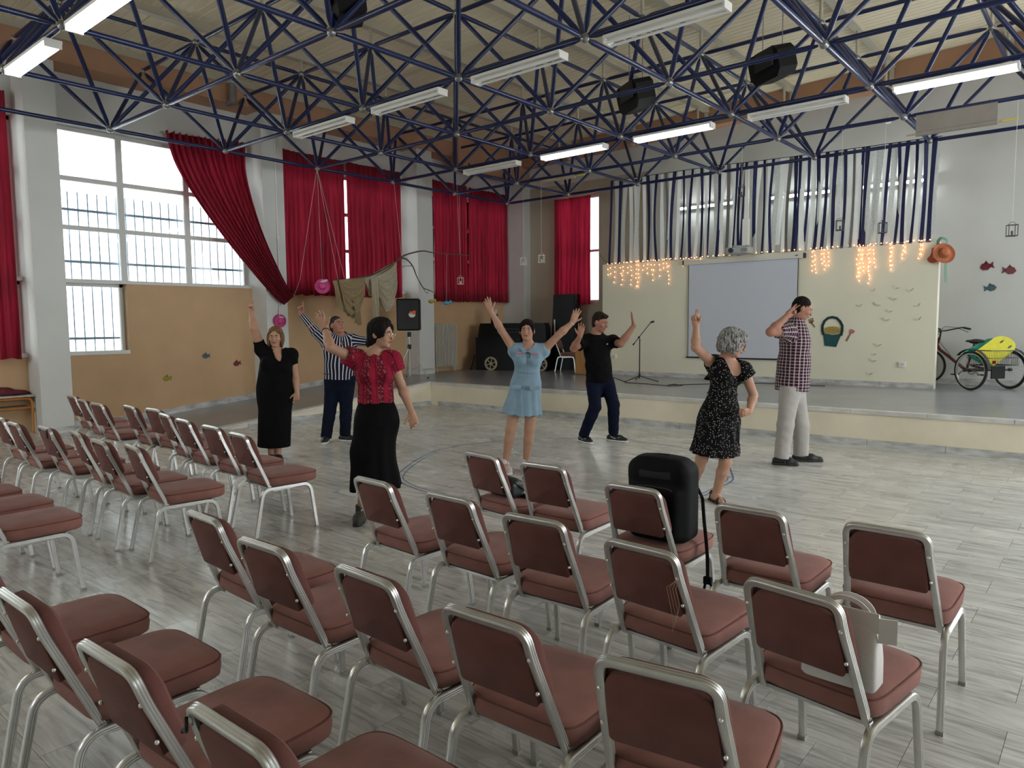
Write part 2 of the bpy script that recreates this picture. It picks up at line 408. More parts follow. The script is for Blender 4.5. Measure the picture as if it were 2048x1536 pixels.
# ---- back wall
bw = MB().box2((XW-.3, YB, 0), (-10.93, YB+.3, 5.0)).box2((-10.93, YB, 0), (-9.75, YB+.3, 2.08)).box2((-10.93, YB, 4.66), (-9.75, YB+.3, 5.0)).box2((-9.75, YB, 0), (-8.4, YB+.3, 5.0))
wb = struct('wall_back', MB().box2((-8.4, YB, 0), (-.4, YB+.3, 6.9)).box2((XW-.3, YB, 5.0), (-8.4, YB+.3, 6.9)).box2((-.4, YB, 0), (4.6, YB+.3, 2.05)).box2((-.4, YB, 4.65), (4.6, YB+.3, 6.9)).box2((4.6, YB, 0), (XR+.3, YB+.3, 6.9)), M_WHITE)
bw.build('beige_section', M_BEIGE, wb)
MB().box2((-8.4, YB-.02, ST), (XR, YB+.01, ST+.10)).build('skirting', M_SKIRT, wb)
MB().box2((XW, YB-.02, ST), (-8.4, YB+.01, ST+.10)).build('skirting', M_SKIRT, wb)
# the sloping brown beam under the roof edge
t2 = MB()
x0, x1 = XC, XR
def beam_z(x): return 5.53+.027*(x+11.0), 5.95+.045*(x+11.0)
za, zb_ = beam_z(x0); zc, zd = beam_z(x1)
t2.add([(x0, 14.5, za), (x1, 14.5, zc), (x1, YB+.1, zc), (x0, YB+.1, za), (x0, 14.5, zb_), (x1, 14.5, zd), (x1, YB+.1, zd), (x0, YB+.1, zb_)],
       [(0, 3, 2, 1), (4, 5, 6, 7), (0, 1, 5, 4), (1, 2, 6, 5), (2, 3, 7, 6), (3, 0, 4, 7)])
struct('trim_2', t2, M_BROWN)
wk = struct('window_6', MB().box2((-10.93, YB+.1, 2.08), (-9.75, YB+.16, 2.14)), M_ALU)
for a, b in (((-10.93, YB+.1, 4.6), (-9.75, YB+.16, 4.66)), ((-10.93, YB+.1, 2.1), (-10.88, YB+.16, 4.62)), ((-9.80, YB+.1, 2.1), (-9.75, YB+.16, 4.62)), ((-10.37, YB+.1, 2.1), (-10.31, YB+.16, 4.62)), ((-10.93, YB+.1, 3.3), (-9.75, YB+.16, 3.36))):
    MB().box2(a, b).build('frame', M_ALU, wk)
MB().box2((-10.9, YB+.125, 2.12), (-9.78, YB+.131, 4.63)).build('pane', M_GLASS, wk)

# ---- right and rear walls (out of frame), with openings added for fill light
def wall_with_openings(name, along, fixed, spans, end0, end1, z0=2.2, z1=4.6, th=.3, out=1):
    mb = MB(); lo, hi = (fixed, fixed+th*out) if out > 0 else (fixed+th*out, fixed)
    def bx(a, b, c, d):
        if along == 'Y': mb.box2((lo, a, c), (hi, b, d))
        else: mb.box2((a, lo, c), (b, hi, d))
    bx(end0, end1, 0, z0); bx(end0, end1, z1, 6.9); p = end0
    for a, b in spans: bx(p, a, z0, z1); p = b
    bx(p, end1, z0, z1)
    return struct(name, mb, M_WHITE)
wall_with_openings('wall_right', 'Y', XR, RIGHT_FILL_BAYS, YR-.3, YB+.3, z0=.9)
wall_with_openings('wall_rear', 'X', YR, REAR_FILL_BAYS, XW-.3, XR+.3, out=-1)

# ---- partition wall on the stage
pw = struct('wall_partition', MB().box2((-8.79, YP, ST), (-2.35, YP+.15, PTOP)), M_PART)
for i in range(8): MB().box2((-8.80+i*.806, YP-.016, ST), (-8.80+(i+1)*.806-.004, YP+.003, ST+.09)).build('skirting_slab', M_SKIRT, pw)

# ---- ceiling: ribbed sheets on purlins carried by posts on the truss
A_ = 1.75; ORG = Vector((-11.236, 4.423, 4.39)); TOPZ = 5.62
def ceil_z(x): return 5.88+.030*(x+10.36)
cl = struct('ceiling', MB().add([(XW-.4, YR-.4, ceil_z(XW-.4)+.10), (XR+.4, YR-.4, ceil_z(XR+.4)+.10), (XR+.4, YB+.4, ceil_z(XR+.4)+.10), (XW-.4, YB+.4, ceil_z(XW-.4)+.10)], [(0, 1, 2, 3)]), M_CEIL)
prof = []
pw_, ribs = 1.0, 8
for r in range(ribs):
    y = r*pw_/ribs; q = pw_/ribs
    d = .012 if r else .03
    prof += [(y, d), (y+.012, 0), (y+q-.012, 0)]
prof.append((pw_, .03))
xa, xb = XW-.3, XR+.3
vs = []; 
for y, dz in prof: vs += [(xa, y, ceil_z(xa)+dz+.04), (xb, y, ceil_z(xb)+dz+.04)]
sheet = MB().add(vs, [(2*i, 2*i+1, 2*i+3, 2*i+2) for i in range(len(prof)-1)]).mesh('roof_sheet', M_CEIL)
for k in range(21): link('roof_sheet', sheet, cl, (0, YR-.2+k*pw_, 0))
for i in range(0, 10):
    x = ORG.x+(i+.5)*A_-A_; z = ceil_z(x)
    MB().box2((x-.035, YR, z-.06), (x+.035, YB-.25, z+.05)).box2((x-.06, YR, z-.066), (x+.06, YB-.25, z-.058)).build('purlin', M_PURLIN, cl)
for i in range(0, 9):
    for j in range(-2, 6):
        x, y = ORG.x+(i-.5)*A_, ORG.y+(j+.5)*A_
        if y > 14.4: continue
        MB().cyl((x, y, TOPZ), (x, y, ceil_z(x)-.05), .024, 8).build('post', M_PURLIN, cl, smooth=True)
# posts dropping over the back beam
for i in range(1, 9):
    x = ORG.x+(i-.5)*A_; MB().box2((x-.03, 14.42, ceil_z(x)-.42), (x+.03, 14.48, ceil_z(x)-.03)).build('post', M_PURLIN, cl)

# ---- space frame
sf = thing('space_frame', 'blue tubular space frame with silver ball joints under the whole roof', 'roof truss', tuple(ORG))
R_T = .029
rod = MB()
rod.tube([(0, 0, .06), (0, 0, .14), (0, 0, A_-.14), (0, 0, A_-.06)], R_T, 10, scale=[.45, 1, 1, .45])
me_rod = rod.mesh('rod', M_BLUE, True, 40)
me_node = MB().ball((0, 0, 0), .047, 12, 8).mesh('joint', M_STEEL, True)
def rod_between(n, a, b):
    d = b-a; o = link(n, me_rod, sf); L_ = d.length
    o.matrix_local = Matrix.Translation(a-ORG) @ d.to_track_quat('Z', 'Y').to_matrix().to_4x4() @ Matrix.Diagonal((1, 1, L_/A_, 1))
def bn(i, j): return ORG+Vector((i*A_, j*A_, 0))
def tn(i, j): return Vector((ORG.x+(i-.5)*A_, ORG.y+(j-.5)*A_, TOPZ))
NI, J0, J1 = 8, -2, 5
for i in range(NI+1):
    for j in range(J0, J1+1):
        link('joint', me_node, sf, bn(i, j)-ORG)
        if i < NI: rod_between('bottom_chord', bn(i, j), bn(i+1, j))
        if j < J1: rod_between('bottom_chord', bn(i, j), bn(i, j+1))
        for di in (0, 1):
            for dj in (0, 1): rod_between('diagonal', bn(i, j), tn(i+di, j+dj))
for i in range(NI+2):
    for j in range(J0, J1+2):
        link('joint', me_node, sf, tn(i, j)-ORG)
        if i < NI+1: rod_between('top_chord', tn(i, j), tn(i+1, j))
        if j < J1+1: rod_between('top_chord', tn(i, j), tn(i, j+1))

# ---- outside: grille, yard, pale building
M_FENCE = mat('grille_blue', (.30, .38, .50), .5)
M_HOUSE = mat('pale_facade', (.85, .85, .83), .8, var=.06, vscale=.5)
M_HWIN = mat('far_window', (.42, .46, .48), .3)
g = thing('window_grille', 'pale blue bar grille outside the uncovered left window', 'grille', (-12.91, 5.7, 1.0))
for k in range(26):
    y = -1.75+k*.145; MB().box2((-.008, y-.008, .0), (.008, y+.008, 2.72)).build('bar', M_FENCE, g)
for z in (.39, 1.62, 2.44): MB().box2((-.014, -1.8, z-.02), (.014, 2.0, z+.02)).build('rail', M_FENCE, g)
yd = struct('ground_yard', MB().box2((-60, -30, -.6), (-12.95, 50, -.3)), mat('yard_concrete', (.6, .59, .56), .8, var=.1, vscale=1))
hs = thing('neighbour_building', 'sunlit white building seen through the uncovered left window', 'building', (-24, 8, -.3))
MB().box2((-3, -16, 0), (0, 30, 12)).build('facade', M_HOUSE, hs)
for y in (-6.5, -3, .5, 4, 7.5, 11):
    for z in (2.2, 6.2): MB().box2((-.05, y, z), (.04, y+1.2, z+1.9)).build('far_window', M_HWIN, hs)
# ================================================================== IMPLICIT-SURFACE MESHER (bodies, clothes, soft bags)
class SDF:
    def __init__(s, lo, hi, h):
        s.h = h; s.lo = np.array(lo, float)-3*h
        s.n = np.maximum(4, np.ceil((np.array(hi, float)+3*h-s.lo)/h).astype(int)+1)
        s.g = np.full(s.n, .25, np.float32)
        s.ax = [(s.lo[i]+np.arange(s.n[i])*h).astype(np.float32) for i in range(3)]
    def block(s, lo, hi):
        a = np.clip(np.floor((np.array(lo)-s.lo)/s.h).astype(int), 0, s.n-1); b = np.clip(np.ceil((np.array(hi)-s.lo)/s.h).astype(int)+1, 1, s.n)
        sl = tuple(slice(a[i], max(b[i], a[i]+1)) for i in range(3))
        return sl, s.ax[0][sl[0]][:, None, None], s.ax[1][sl[1]][None, :, None], s.ax[2][sl[2]][None, None, :]
    def merge(s, sl, d, k, op='u'):
        g = s.g[sl]
        if op == 'u':
            if k > 0:
                t = np.clip(.5+.5*(g-d)/k, 0, 1); s.g[sl] = g*(1-t)+d*t-k*t*(1-t)
            else: s.g[sl] = np.minimum(g, d)
        else:   # subtract
            if k > 0:
                d = -d; t = np.clip(.5+.5*(d-g)/k, 0, 1); s.g[sl] = g*(1-t)+d*t+k*t*(1-t)
            else: s.g[sl] = np.maximum(g, -d)
    def cone(s, a, b, ra, rb, k=.02, nrm=None, fl=1., op='u', off=0., flat=None):
        """tapered capsule a->b, squeezed by fl along nrm; flat: (cut0, cut1) plane-cut the ends"""
        a = np.array(a, float); b = np.array(b, float); ra += off; rb += off; R = max(ra, rb)*max(1, fl)+k+2.5*s.h
        sl, X, Y, Z = s.block(np.minimum(a, b)-R, np.maximum(a, b)+R)
        ab = b-a; L2 = max(float(ab@ab), 1e-9); px, py, pz = X-a[0], Y-a[1], Z-a[2]
        t = (px*ab[0]+py*ab[1]+pz*ab[2])/L2; tc = np.clip(t, 0, 1)
        qx, qy, qz = px-tc*ab[0], py-tc*ab[1], pz-tc*ab[2]
        q2 = qx*qx+qy*qy+qz*qz
        if nrm is not None and fl != 1.:
            n = np.array(nrm, float); n = n/np.linalg.norm(n); qn = qx*n[0]+qy*n[1]+qz*n[2]
            q2 = q2-qn*qn+(qn/fl)**2
        d = np.sqrt(np.maximum(q2, 0))-(ra+(rb-ra)*tc)
        if flat:
            L = math.sqrt(L2)
            if flat[0]: d = np.maximum(d, -t*L)
            if flat[1]: d = np.maximum(d, (t-1)*L)
        s.merge(sl, d.astype(np.float32), k, op); return s
    def ell(s, c, r, R=None, k=.015, op='u', off=0.):
        c = np.array(c, float); r = np.array(r, float)+off; m = r.max()+k+2.5*s.h
        sl, X, Y, Z = s.block(c-m, c+m); p = [X-c[0], Y-c[1], Z-c[2]]
        if R is not None: p = [p[0]*R[0][i]+p[1]*R[1][i]+p[2]*R[2][i] for i in range(3)]
        u = np.sqrt((p[0]/r[0])**2+(p[1]/r[1])**2+(p[2]/r[2])**2)
        v = np.sqrt((p[0]/r[0]**2)**2+(p[1]/r[1]**2)**2+(p[2]/r[2]**2)**2)
        d = u*(u-1)/np.maximum(v, 1e-6)
        s.merge(sl, d.astype(np.float32), k, op); return s
    def rbox(s, c, half, rad, R=None, k=.01, op='u'):
        c = np.array(c, float); m = np.linalg.norm(half)+k+2.5*s.h
        sl, X, Y, Z = s.block(c-m, c+m); p = [X-c[0], Y-c[1], Z-c[2]]
        if R is not None: p = [p[0]*R[0][i]+p[1]*R[1][i]+p[2]*R[2][i] for i in range(3)]
        q = [np.abs(p[i])-(half[i]-rad) for i in range(3)]
        d = np.sqrt(sum(np.maximum(x, 0)**2 for x in q))+np.minimum(np.maximum(np.maximum(q[0], q[1]), q[2]), 0)-rad
        s.merge(sl, d.astype(np.float32), k, op); return s
    def cut(s, p, n, k=0.):
        """keep the side the normal points away from"""
        p = np.array(p, float); n = np.array(n, float); n /= np.linalg.norm(n)
        d = (s.ax[0]-p[0])[:, None, None]*n[0]+(s.ax[1]-p[1])[None, :, None]*n[1]+(s.ax[2]-p[2])[None, None, :]*n[2]
        s.g = np.maximum(s.g, d.astype(np.float32)); return s
    def field(s, fn):
        X, Y, Z = s.ax[0][:, None, None], s.ax[1][None, :, None], s.ax[2][None, None, :]
        s.g = (s.g+fn(X, Y, Z)).astype(np.float32); return s
    def surface(s):
        g = s.g; nx, ny, nz = g.shape; ins = g < 0
        c = ins[:-1, :-1, :-1].astype(np.int8)
        for dx, dy, dz in ((1, 0, 0), (0, 1, 0), (0, 0, 1), (1, 1, 0), (1, 0, 1), (0, 1, 1), (1, 1, 1)):
            c = c+ins[dx:nx-1+dx, dy:ny-1+dy, dz:nz-1+dz]
        act = np.argwhere((c > 0) & (c < 8))
        if len(act) == 0: return np.zeros((0, 3)), np.zeros((0, 4), int)
        idx = np.full((nx-1, ny-1, nz-1), -1, np.int32); idx[act[:, 0], act[:, 1], act[:, 2]] = np.arange(len(act))
        acc = np.zeros((len(act), 3)); cnt = np.zeros(len(act))
        cor = [(i, j, k) for i in (0, 1) for j in (0, 1) for k in (0, 1)]
        val = {q: g[act[:, 0]+q[0], act[:, 1]+q[1], act[:, 2]+q[2]] for q in cor}
        for q in cor:
            for a in range(3):
                if q[a]: continue
                r = list(q); r[a] = 1; r = tuple(r); v0, v1 = val[q], val[r]; m_ = (v0 < 0) != (v1 < 0)
                t = np.where(m_, v0/np.where(m_, v0-v1, 1), 0)
                p = np.tile(np.array(q, float), (len(act), 1)); p[:, a] += t
                acc[m_] += p[m_]; cnt[m_] += 1
        V = s.lo+(act+acc/cnt[:, None])*s.h
        F = []
        for a in range(3):
            b_, c_ = (a+1) % 3, (a+2) % 3
            sl0 = [slice(None)]*3; sl1 = [slice(None)]*3; sl0[a] = slice(0, -1); sl1[a] = slice(1, None)
            e = np.argwhere(ins[tuple(sl0)] != ins[tuple(sl1)])
            ok = (e[:, b_] > 0) & (e[:, c_] > 0) & (e[:, b_] < g.shape[b_]-1) & (e[:, c_] < g.shape[c_]-1); e = e[ok]
            def ci(db, dc):
                q = e.copy(); q[:, b_] -= db; q[:, c_] -= dc; return idx[q[:, 0], q[:, 1], q[:, 2]]
            quad = np.stack([ci(1, 1), ci(0, 1), ci(0, 0), ci(1, 0)], 1)
            flip = ~ins[tuple(sl0)][e[:, 0], e[:, 1], e[:, 2]]
            quad[flip] = quad[flip][:, ::-1]; F.append(quad)
        return V, np.concatenate(F)
    def mesh(s, name, m_, smooth_it=2, attr=None):
        V, Fq = s.surface(); Fq = Fq[(Fq >= 0).all(1)]
        if smooth_it:
            nb = np.concatenate([Fq[:, [0, 1]], Fq[:, [1, 2]], Fq[:, [2, 3]], Fq[:, [3, 0]]]); nb = np.concatenate([nb, nb[:, ::-1]])
            deg = np.bincount(nb[:, 0], minlength=len(V)).astype(float)
            for _ in range(smooth_it):
                A = np.stack([np.bincount(nb[:, 0], V[nb[:, 1], i], len(V)) for i in range(3)], 1)/np.maximum(deg, 1)[:, None]
                V = V*.5+A*.5
        me = bpy.data.meshes.new(name); me.vertices.add(len(V)); me.vertices.foreach_set('co', V.astype(np.float32).ravel())
        me.loops.add(len(Fq)*4); me.loops.foreach_set('vertex_index', Fq.astype(np.int32).ravel())
        me.polygons.add(len(Fq)); me.polygons.foreach_set('loop_start', np.arange(0, len(Fq)*4, 4, dtype=np.int32)); me.polygons.foreach_set('loop_total', np.full(len(Fq), 4, np.int32))
        me.update(calc_edges=True); me.validate()
        me.polygons.foreach_set('use_smooth', np.ones(len(me.polygons), bool))
        me.materials.append(m_)
        if attr is not None:
            at = me.attributes.new('fab', 'FLOAT_VECTOR', 'POINT'); at.data.foreach_set('vector', attr(V).astype(np.float32).ravel())
        return me
# ================================================================== CHAIRS
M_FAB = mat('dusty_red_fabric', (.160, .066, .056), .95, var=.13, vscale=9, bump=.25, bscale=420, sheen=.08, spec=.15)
M_FAB_LIT = mat('dusty_red_fabric_seat', (.275, .128, .106), .95, var=.16, vscale=8, bump=.25, bscale=420, sheen=.12, spec=.15)  # same cloth as the backs; light falling on the seats is painted in
M_ALUF = mat('brushed_aluminium', (.66, .66, .64), .33, metal=.9, var=.08, vscale=14)
M_RIV = mat('rivet_steel', (.8, .79, .75), .3, metal=.7)
M_CAP = mat('clear_foot_cap', (.35, .35, .33), .3)
PROF = [(-.0125, -.008), (-.0095, -.012), (-.006, -.012), (-.005, -.0095), (-.0025, -.0095), (-.0015, -.012), (.0015, -.012), (.0025, -.0095), (.005, -.0095), (.006, -.012), (.0095, -.012), (.0125, -.008),
        (.0125, .008), (.0095, .012), (.006, .012), (.005, .0095), (.0025, .0095), (.0015, .012), (-.0015, .012), (-.0025, .0095), (-.005, .0095), (-.006, .012), (-.0095, .012), (-.0125, .008)]
def superell(a, b, e, n):
    out = []
    for i in range(n):
        t = 2*PI*i/n; c, s = math.cos(t), math.sin(t)
        out.append((a*math.copysign(abs(c)**(2/e), c), b*math.copysign(abs(s)**(2/e), s)))
    return out
def cushion(mb, rings, org, ex, ey, ez, n=36, dome=0):
    """stack of superellipse rings (a, b, height, exponent) with a domed cap"""
    org, ex, ey, ez = Vector(org), Vector(ex), Vector(ey), Vector(ez); vs = []
    for a, b, h, e in rings: vs += [org+ex*x+ey*y+ez*h for x, y in superell(a, b, e, n)]
    fs = [(i*n+j, i*n+(j+1) % n, (i+1)*n+(j+1) % n, (i+1)*n+j) for i in range(len(rings)-1) for j in range(n)]
    k = len(rings); vs += [org+ez*(rings[0][2]), org+ez*(rings[-1][2]+dome)]
    fs += [(k*n, (j+1) % n, j) for j in range(n)]+[(k*n+1, (k-1)*n+j, (k-1)*n+(j+1) % n) for j in range(n)]
    mb.add(vs, fs)
def make_chair():
    t = thing('conference_chair', '', 'chair')
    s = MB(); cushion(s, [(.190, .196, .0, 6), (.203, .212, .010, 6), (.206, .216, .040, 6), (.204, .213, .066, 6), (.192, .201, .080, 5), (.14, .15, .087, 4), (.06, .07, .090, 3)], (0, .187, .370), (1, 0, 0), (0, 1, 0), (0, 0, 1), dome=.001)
    seat = s.build('seat', M_FAB_LIT, t, smooth=True, angle=60)
    MB().tube([(x, y+.187, .370+.067) for x, y in superell(.2045, .2135, 6, 48)], .0035, 5, closed=True).build('piping', M_FAB, seat, smooth=True)
    la = math.atan2(.30, 1.); up = Vector((0, -math.sin(la), math.cos(la))); fwd = Vector((0, math.cos(la), math.sin(la)))
    b = MB(); c0 = Vector((0, -.113, .622))
    def outline(w0, w1, z0, z1, rb, rt, nn=6):     # straight bottom edge, rounded top corners
        o = []
        for cx, cz, r_, a0 in ((w0-rb, z0+rb, rb, -PI/2), (w1-rt, z1-rt, rt, 0), (-(w1-rt), z1-rt, rt, PI/2), (-(w0-rb), z0+rb, rb, PI)):
            o += [(cx+r_*math.cos(a0+PI/2*q/nn), cz+r_*math.sin(a0+PI/2*q/nn)) for q in range(nn+1)]
        return o
    rings = [(-.012, .136, .130, -.100, .112, .012, .05), (-.008, .142, .136, -.104, .118, .014, .055), (.010, .142, .136, -.104, .118, .014, .055), (.013, .160, .150, -.104, .122, .025, .06), (.024, .166, .156, -.108, .127, .03, .065), (.046, .163, .153, -.105, .124, .03, .065), (.057, .145, .135, -.10, .105, .03, .06), (.062, .07, .06, -.05, .05, .02, .03)]
    vs = []
    for h_, w0, w1, z0, z1, rb, rt in rings: vs += [c0+Vector((-x, 0, 0))+up*z+fwd*h_ for x, z in outline(w0, w1, z0, z1, rb, rt)]
    k = 28; b.add(vs, [(i*k+q, i*k+(q+1) % k, (i+1)*k+(q+1) % k, (i+1)*k+q) for i in range(len(rings)-1) for q in range(k)]+[tuple(range(k))[::-1], tuple((len(rings)-1)*k+q for q in range(k))])
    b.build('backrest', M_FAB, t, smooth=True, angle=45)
    half = [(.180, .30, .356), (.173, .012, .340), (.148, -.131, .681), (.145, -.157, .760)]
    path = [Vector(p) for p in half]+[Vector((-p[0], p[1], p[2])) for p in half[::-1]]
    path = fillet(path, [.055, .9, .075, .075, .9, .055], 7)
    MB().sweep(path, PROF, up=(1, 0, 0)).build('back_frame', M_ALUF, t, smooth=True, angle=40)
    for sx in (-1, 1):
        p = fillet([(sx*.207, -.135, .004), (sx*.196, -.062, .358), (sx*.196, .318, .358), (sx*.205, .362, .004)], .075, 8)
        lg = MB().sweep(p, PROF, up=(sx, 0, 0)).build('leg_frame', M_ALUF, t, smooth=True, angle=40)
        for q in (p[0], p[-1]): MB().box((q.x, q.y, .008), (.028, .028, .016)).build('foot_cap', M_CAP, lg)
    for y_ in (.02, .29): MB().box((0, y_, .352), (.36, .03, .012)).build('cross_bar', M_ALUF, t)
    rv = MB()
    for sx in (-1, 1):
        for x, y, z in ((.148, -.131, .681), (.153, -.1, .577)): rv.ball(Vector((sx*x, y, z))-fwd*.0125, .006, 8, 6)
    tag(rv.build('rivets', M_RIV, t, smooth=True), kind='stuff')
    return t
CH = {
 'A1': (-3.004, 3.416, -.115, 'red chair holding a black shoulder bag, at the aisle end of the front row'),
 'A2': (-2.515, 3.381, .038, 'red chair between the chair with the black bag and the chair with the backpack'),
 'A3': (-1.815, 3.208, .004, 'red chair with a big black backpack standing on its seat'),
 'A4': (-1.202, 3.155, -.009, 'empty red chair between the backpack chair and the chair with the phone'),
 'A5': (-.672, 3.191, -.005, 'red chair with a dark phone on its seat, rightmost of all'),
 'B1': (-2.944, 2.511, -.048, 'red chair just below the woman in the red blouse, aisle end of the second row'),
 'B2': (-2.391, 2.513, -.010, 'red chair second from the aisle in the second row, behind the black bag chair'),
 'B3': (-1.852, 2.457, .068, 'red chair in the middle of the second row, third from the aisle'),
 'B4': (-1.293, 2.399, -.056, 'red chair with loose threads on its back frame, left of the white bag chair'),
 'B5': (-.709, 2.312, -.151, 'red chair with a white tote bag on its seat'),
 'C1': (-2.959, 1.612, -.040, 'red chair at the aisle end of the third row from the stage'),
 'C2': (-2.408, 1.552, .024, 'red chair second from the aisle in the third row'),
 'C3': (-1.845, 1.587, -.027, 'red chair in the middle of the third row, third from the aisle'),
 'C4': (-1.321, 1.580, .036, 'large near red chair left of the one with the ink stain'),
 'C5': (-.823, 1.606, .172, 'nearest red chair with a dark ink stain on its back, bottom centre'),
 'D0': (-3.06, .80, 0., 'red chair cut off by the left edge in the nearest row'),
 'D1': (-2.495, .798, .014, 'nearest-row red chair second from the left edge'),
 'D2': (-1.889, .821, .041, 'nearest-row red chair third from the left edge'),
 'D3': (-1.355, .850, .02, 'red chair cut off by the bottom edge, black cord on its frame'),
 'E1': (-4.999, 2.912, -.094, 'red aisle chair of the farthest left row, below the black dress'),
 'E2': (-5.57, 2.99, -.053, 'second red chair from the aisle in the farthest row of the left block'),
 'E3': (-6.156, 3.045, -.090, 'third red chair from the aisle in the farthest left row'),
 'E4': (-6.652, 3.120, -.163, 'fourth red chair from the aisle in the farthest left row'),
 'E5': (-7.225, 3.252, .022, 'fifth red chair from the aisle in the farthest left row'),
 'E6': (-7.675, 3.218, -.071, 'sixth red chair from the aisle in the farthest left row'),
 'E7': (-8.253, 3.120, .015, 'third red chair from the white pier in the farthest left row'),
 'E8': (-8.791, 3.172, -.099, 'second red chair from the white pier in the farthest left row'),
 'E9': (-9.408, 3.277, -.060, 'red chair farthest from the camera, right beside the white pier'),
 'F1': (-5.057, 2.184, -.120, 'red chair at the aisle end of the middle row of the left block'),
 'F2': (-5.53, 2.144, -.068, 'second red chair from the aisle in the middle left row'),
 'F3': (-6.084, 2.188, -.135, 'third red chair from the aisle in the middle left row'),
 'F4': (-6.644, 2.143, -.016, 'fourth red chair from the aisle in the middle left row, black ribbon on its frame'),
 'F5': (-7.151, 2.068, -.027, 'fifth red chair from the aisle in the middle left row'),
 'F6': (-7.70, 2.105, .006, 'red chair cut by the left edge in the middle left row'),
 'G1': (-4.907, 1.201, 0., 'red seat at the left edge with its right legs in full view, third left row'),
 'G2': (-5.45, 1.22, .02, 'red seat at the left edge, second in the third left row'),
 'G3': (-6.0, 1.20, -.03, 'red seat at the left edge, third in the third left row'),
 'G4': (-6.56, 1.22, .02, 'red seat at the left edge, just peeking in behind the third'),
}
chair0 = make_chair(); CHAIR = {}
for k, (x, y, r, lab) in CH.items():
    c = chair0 if k == 'A1' else copy_tree(chair0)
    c.location = (x, y, 0); c.rotation_euler = (0, 0, r)
    tag(c, lab, 'chair', 'red conference chairs in rows'); CHAIR[k] = c
def chair_pt(k, p):
    x, y, r, _ = CH[k]; c, s = math.cos(r), math.sin(r)
    return Vector((x+c*p[0]-s*p[1], y+s*p[0]+c*p[1], p[2]))
# chair on the stage, turned towards the partition
sc_ = copy_tree(chair0); sc_.location = (-9.95, 13.62, ST); sc_.rotation_euler = (0, 0, -1.25)
tag(sc_, 'lone red chair on the stage beside the wooden lectern', 'chair')
# ink stain and small extras that belong to single chairs
def stain(k):
    la = math.atan2(.30, 1.); up = Vector((0, -math.sin(la), math.cos(la))); fw = Vector((0, math.cos(la), math.sin(la)))
    m_ = bpy.data.materials.new('ink_stain'); nt, p = nodes_of(m_); L = nt.links
    tc = nt.nodes.new('ShaderNodeTexCoord'); n = nt.nodes.new('ShaderNodeTexNoise'); n.inputs['Scale'].default_value = 28; n.inputs['Detail'].default_value = 5
    L.new(tc.outputs['Generated'], n.inputs['Vector']); n.inputs['Scale'].default_value = 3
    gr = nt.nodes.new('ShaderNodeTexGradient'); gr.gradient_type = 'SPHERICAL'
    mp = nt.nodes.new('ShaderNodeMapping'); mp.inputs['Location'].default_value = (-1, -1, -1); mp.inputs['Scale'].default_value = (2, 2, 2)
    L.new(tc.outputs['Generated'], mp.inputs[0]); L.new(mp.outputs[0], gr.inputs[0])
    mu = nt.nodes.new('ShaderNodeMath'); mu.operation = 'MULTIPLY'; L.new(gr.outputs['Fac'], mu.inputs[0]); L.new(n.outputs['Fac'], mu.inputs[1])
    mr = nt.nodes.new('ShaderNodeMapRange'); L.new(mu.outputs[0], mr.inputs['Value']); mr.inputs['From Min'].default_value = .05; mr.inputs['From Max'].default_value = .28
    p.inputs['Base Color'].default_value = (.012, .010, .014, 1); p.inputs['Roughness'].default_value = .8; L.new(mr.outputs[0], p.inputs['Alpha'])
    o = MB().add([Vector((-.028, 0, 0))*1+up*u_+Vector((x_, 0, 0)) for u_, x_ in ((-.035, -.04), (-.035, .05), (.035, .05), (.035, -.04))], [(0, 1, 2, 3)]).build('ink_stain', m_, CHAIR[k])
    o.location = Vector((0, -.113, .632))-fw*.0135
stain('C5')
M_THREAD = mat('tan_thread', (.55, .38, .25), .8)
tb = MB()
for q in range(4): tb.tube([Vector((.158-.004*q, -.148, .70-.01*q)), Vector((.145-.012*q, -.146, .64)), Vector((.15-.008*q, -.128, .58-.02*q)), Vector((.138-.006*q, -.12, .53-.02*q))], .0009, 4)
tb.build('loose_thread', M_THREAD, CHAIR['B4'])
M_BLACKC = mat('black_cloth', (.006, .006, .007), .7, var=.2, vscale=20)
MB().tube([(.13, -.168, .762), (.14, -.175, .74), (.135, -.170, .69)], .006, 6).build('black_ribbon', M_BLACKC, CHAIR['F4'])
MB().tube(fillet([(-.148, -.165, .735), (-.135, -.172, .715), (-.150, -.165, .70), (-.185, -.155, .69), (-.20, -.15, .675)], .012), .004, 6).build('black_cord', M_BLACKC, CHAIR['D3'])
M_TAPE = mat('packing_tape', (.62, .53, .30), .3)

# ------------------------------------------------------------------ things left on chairs
# phone
o = Vector((-.640, 3.352, .4612)); ph = thing('phone', 'dark phone lying face down on the rightmost red chair', 'phone', o, .02)
cs = MB(); cushion(cs, [(.071, .035, 0, 8), (.073, .037, .002, 8), (.073, .037, .006, 8), (.071, .035, .008, 8)], (0, 0, 0), (1, 0, 0), (0, 1, 0), (0, 0, 1))
cs.build('body', mat('phone_glass', (.015, .018, .025), .08, spec=.7), ph, smooth=True, angle=40)
MB().box((-.052, .015, .0088), (.03, .028, .0016)).build('camera_island', mat('phone_lens', (.03, .03, .04), .15), ph)
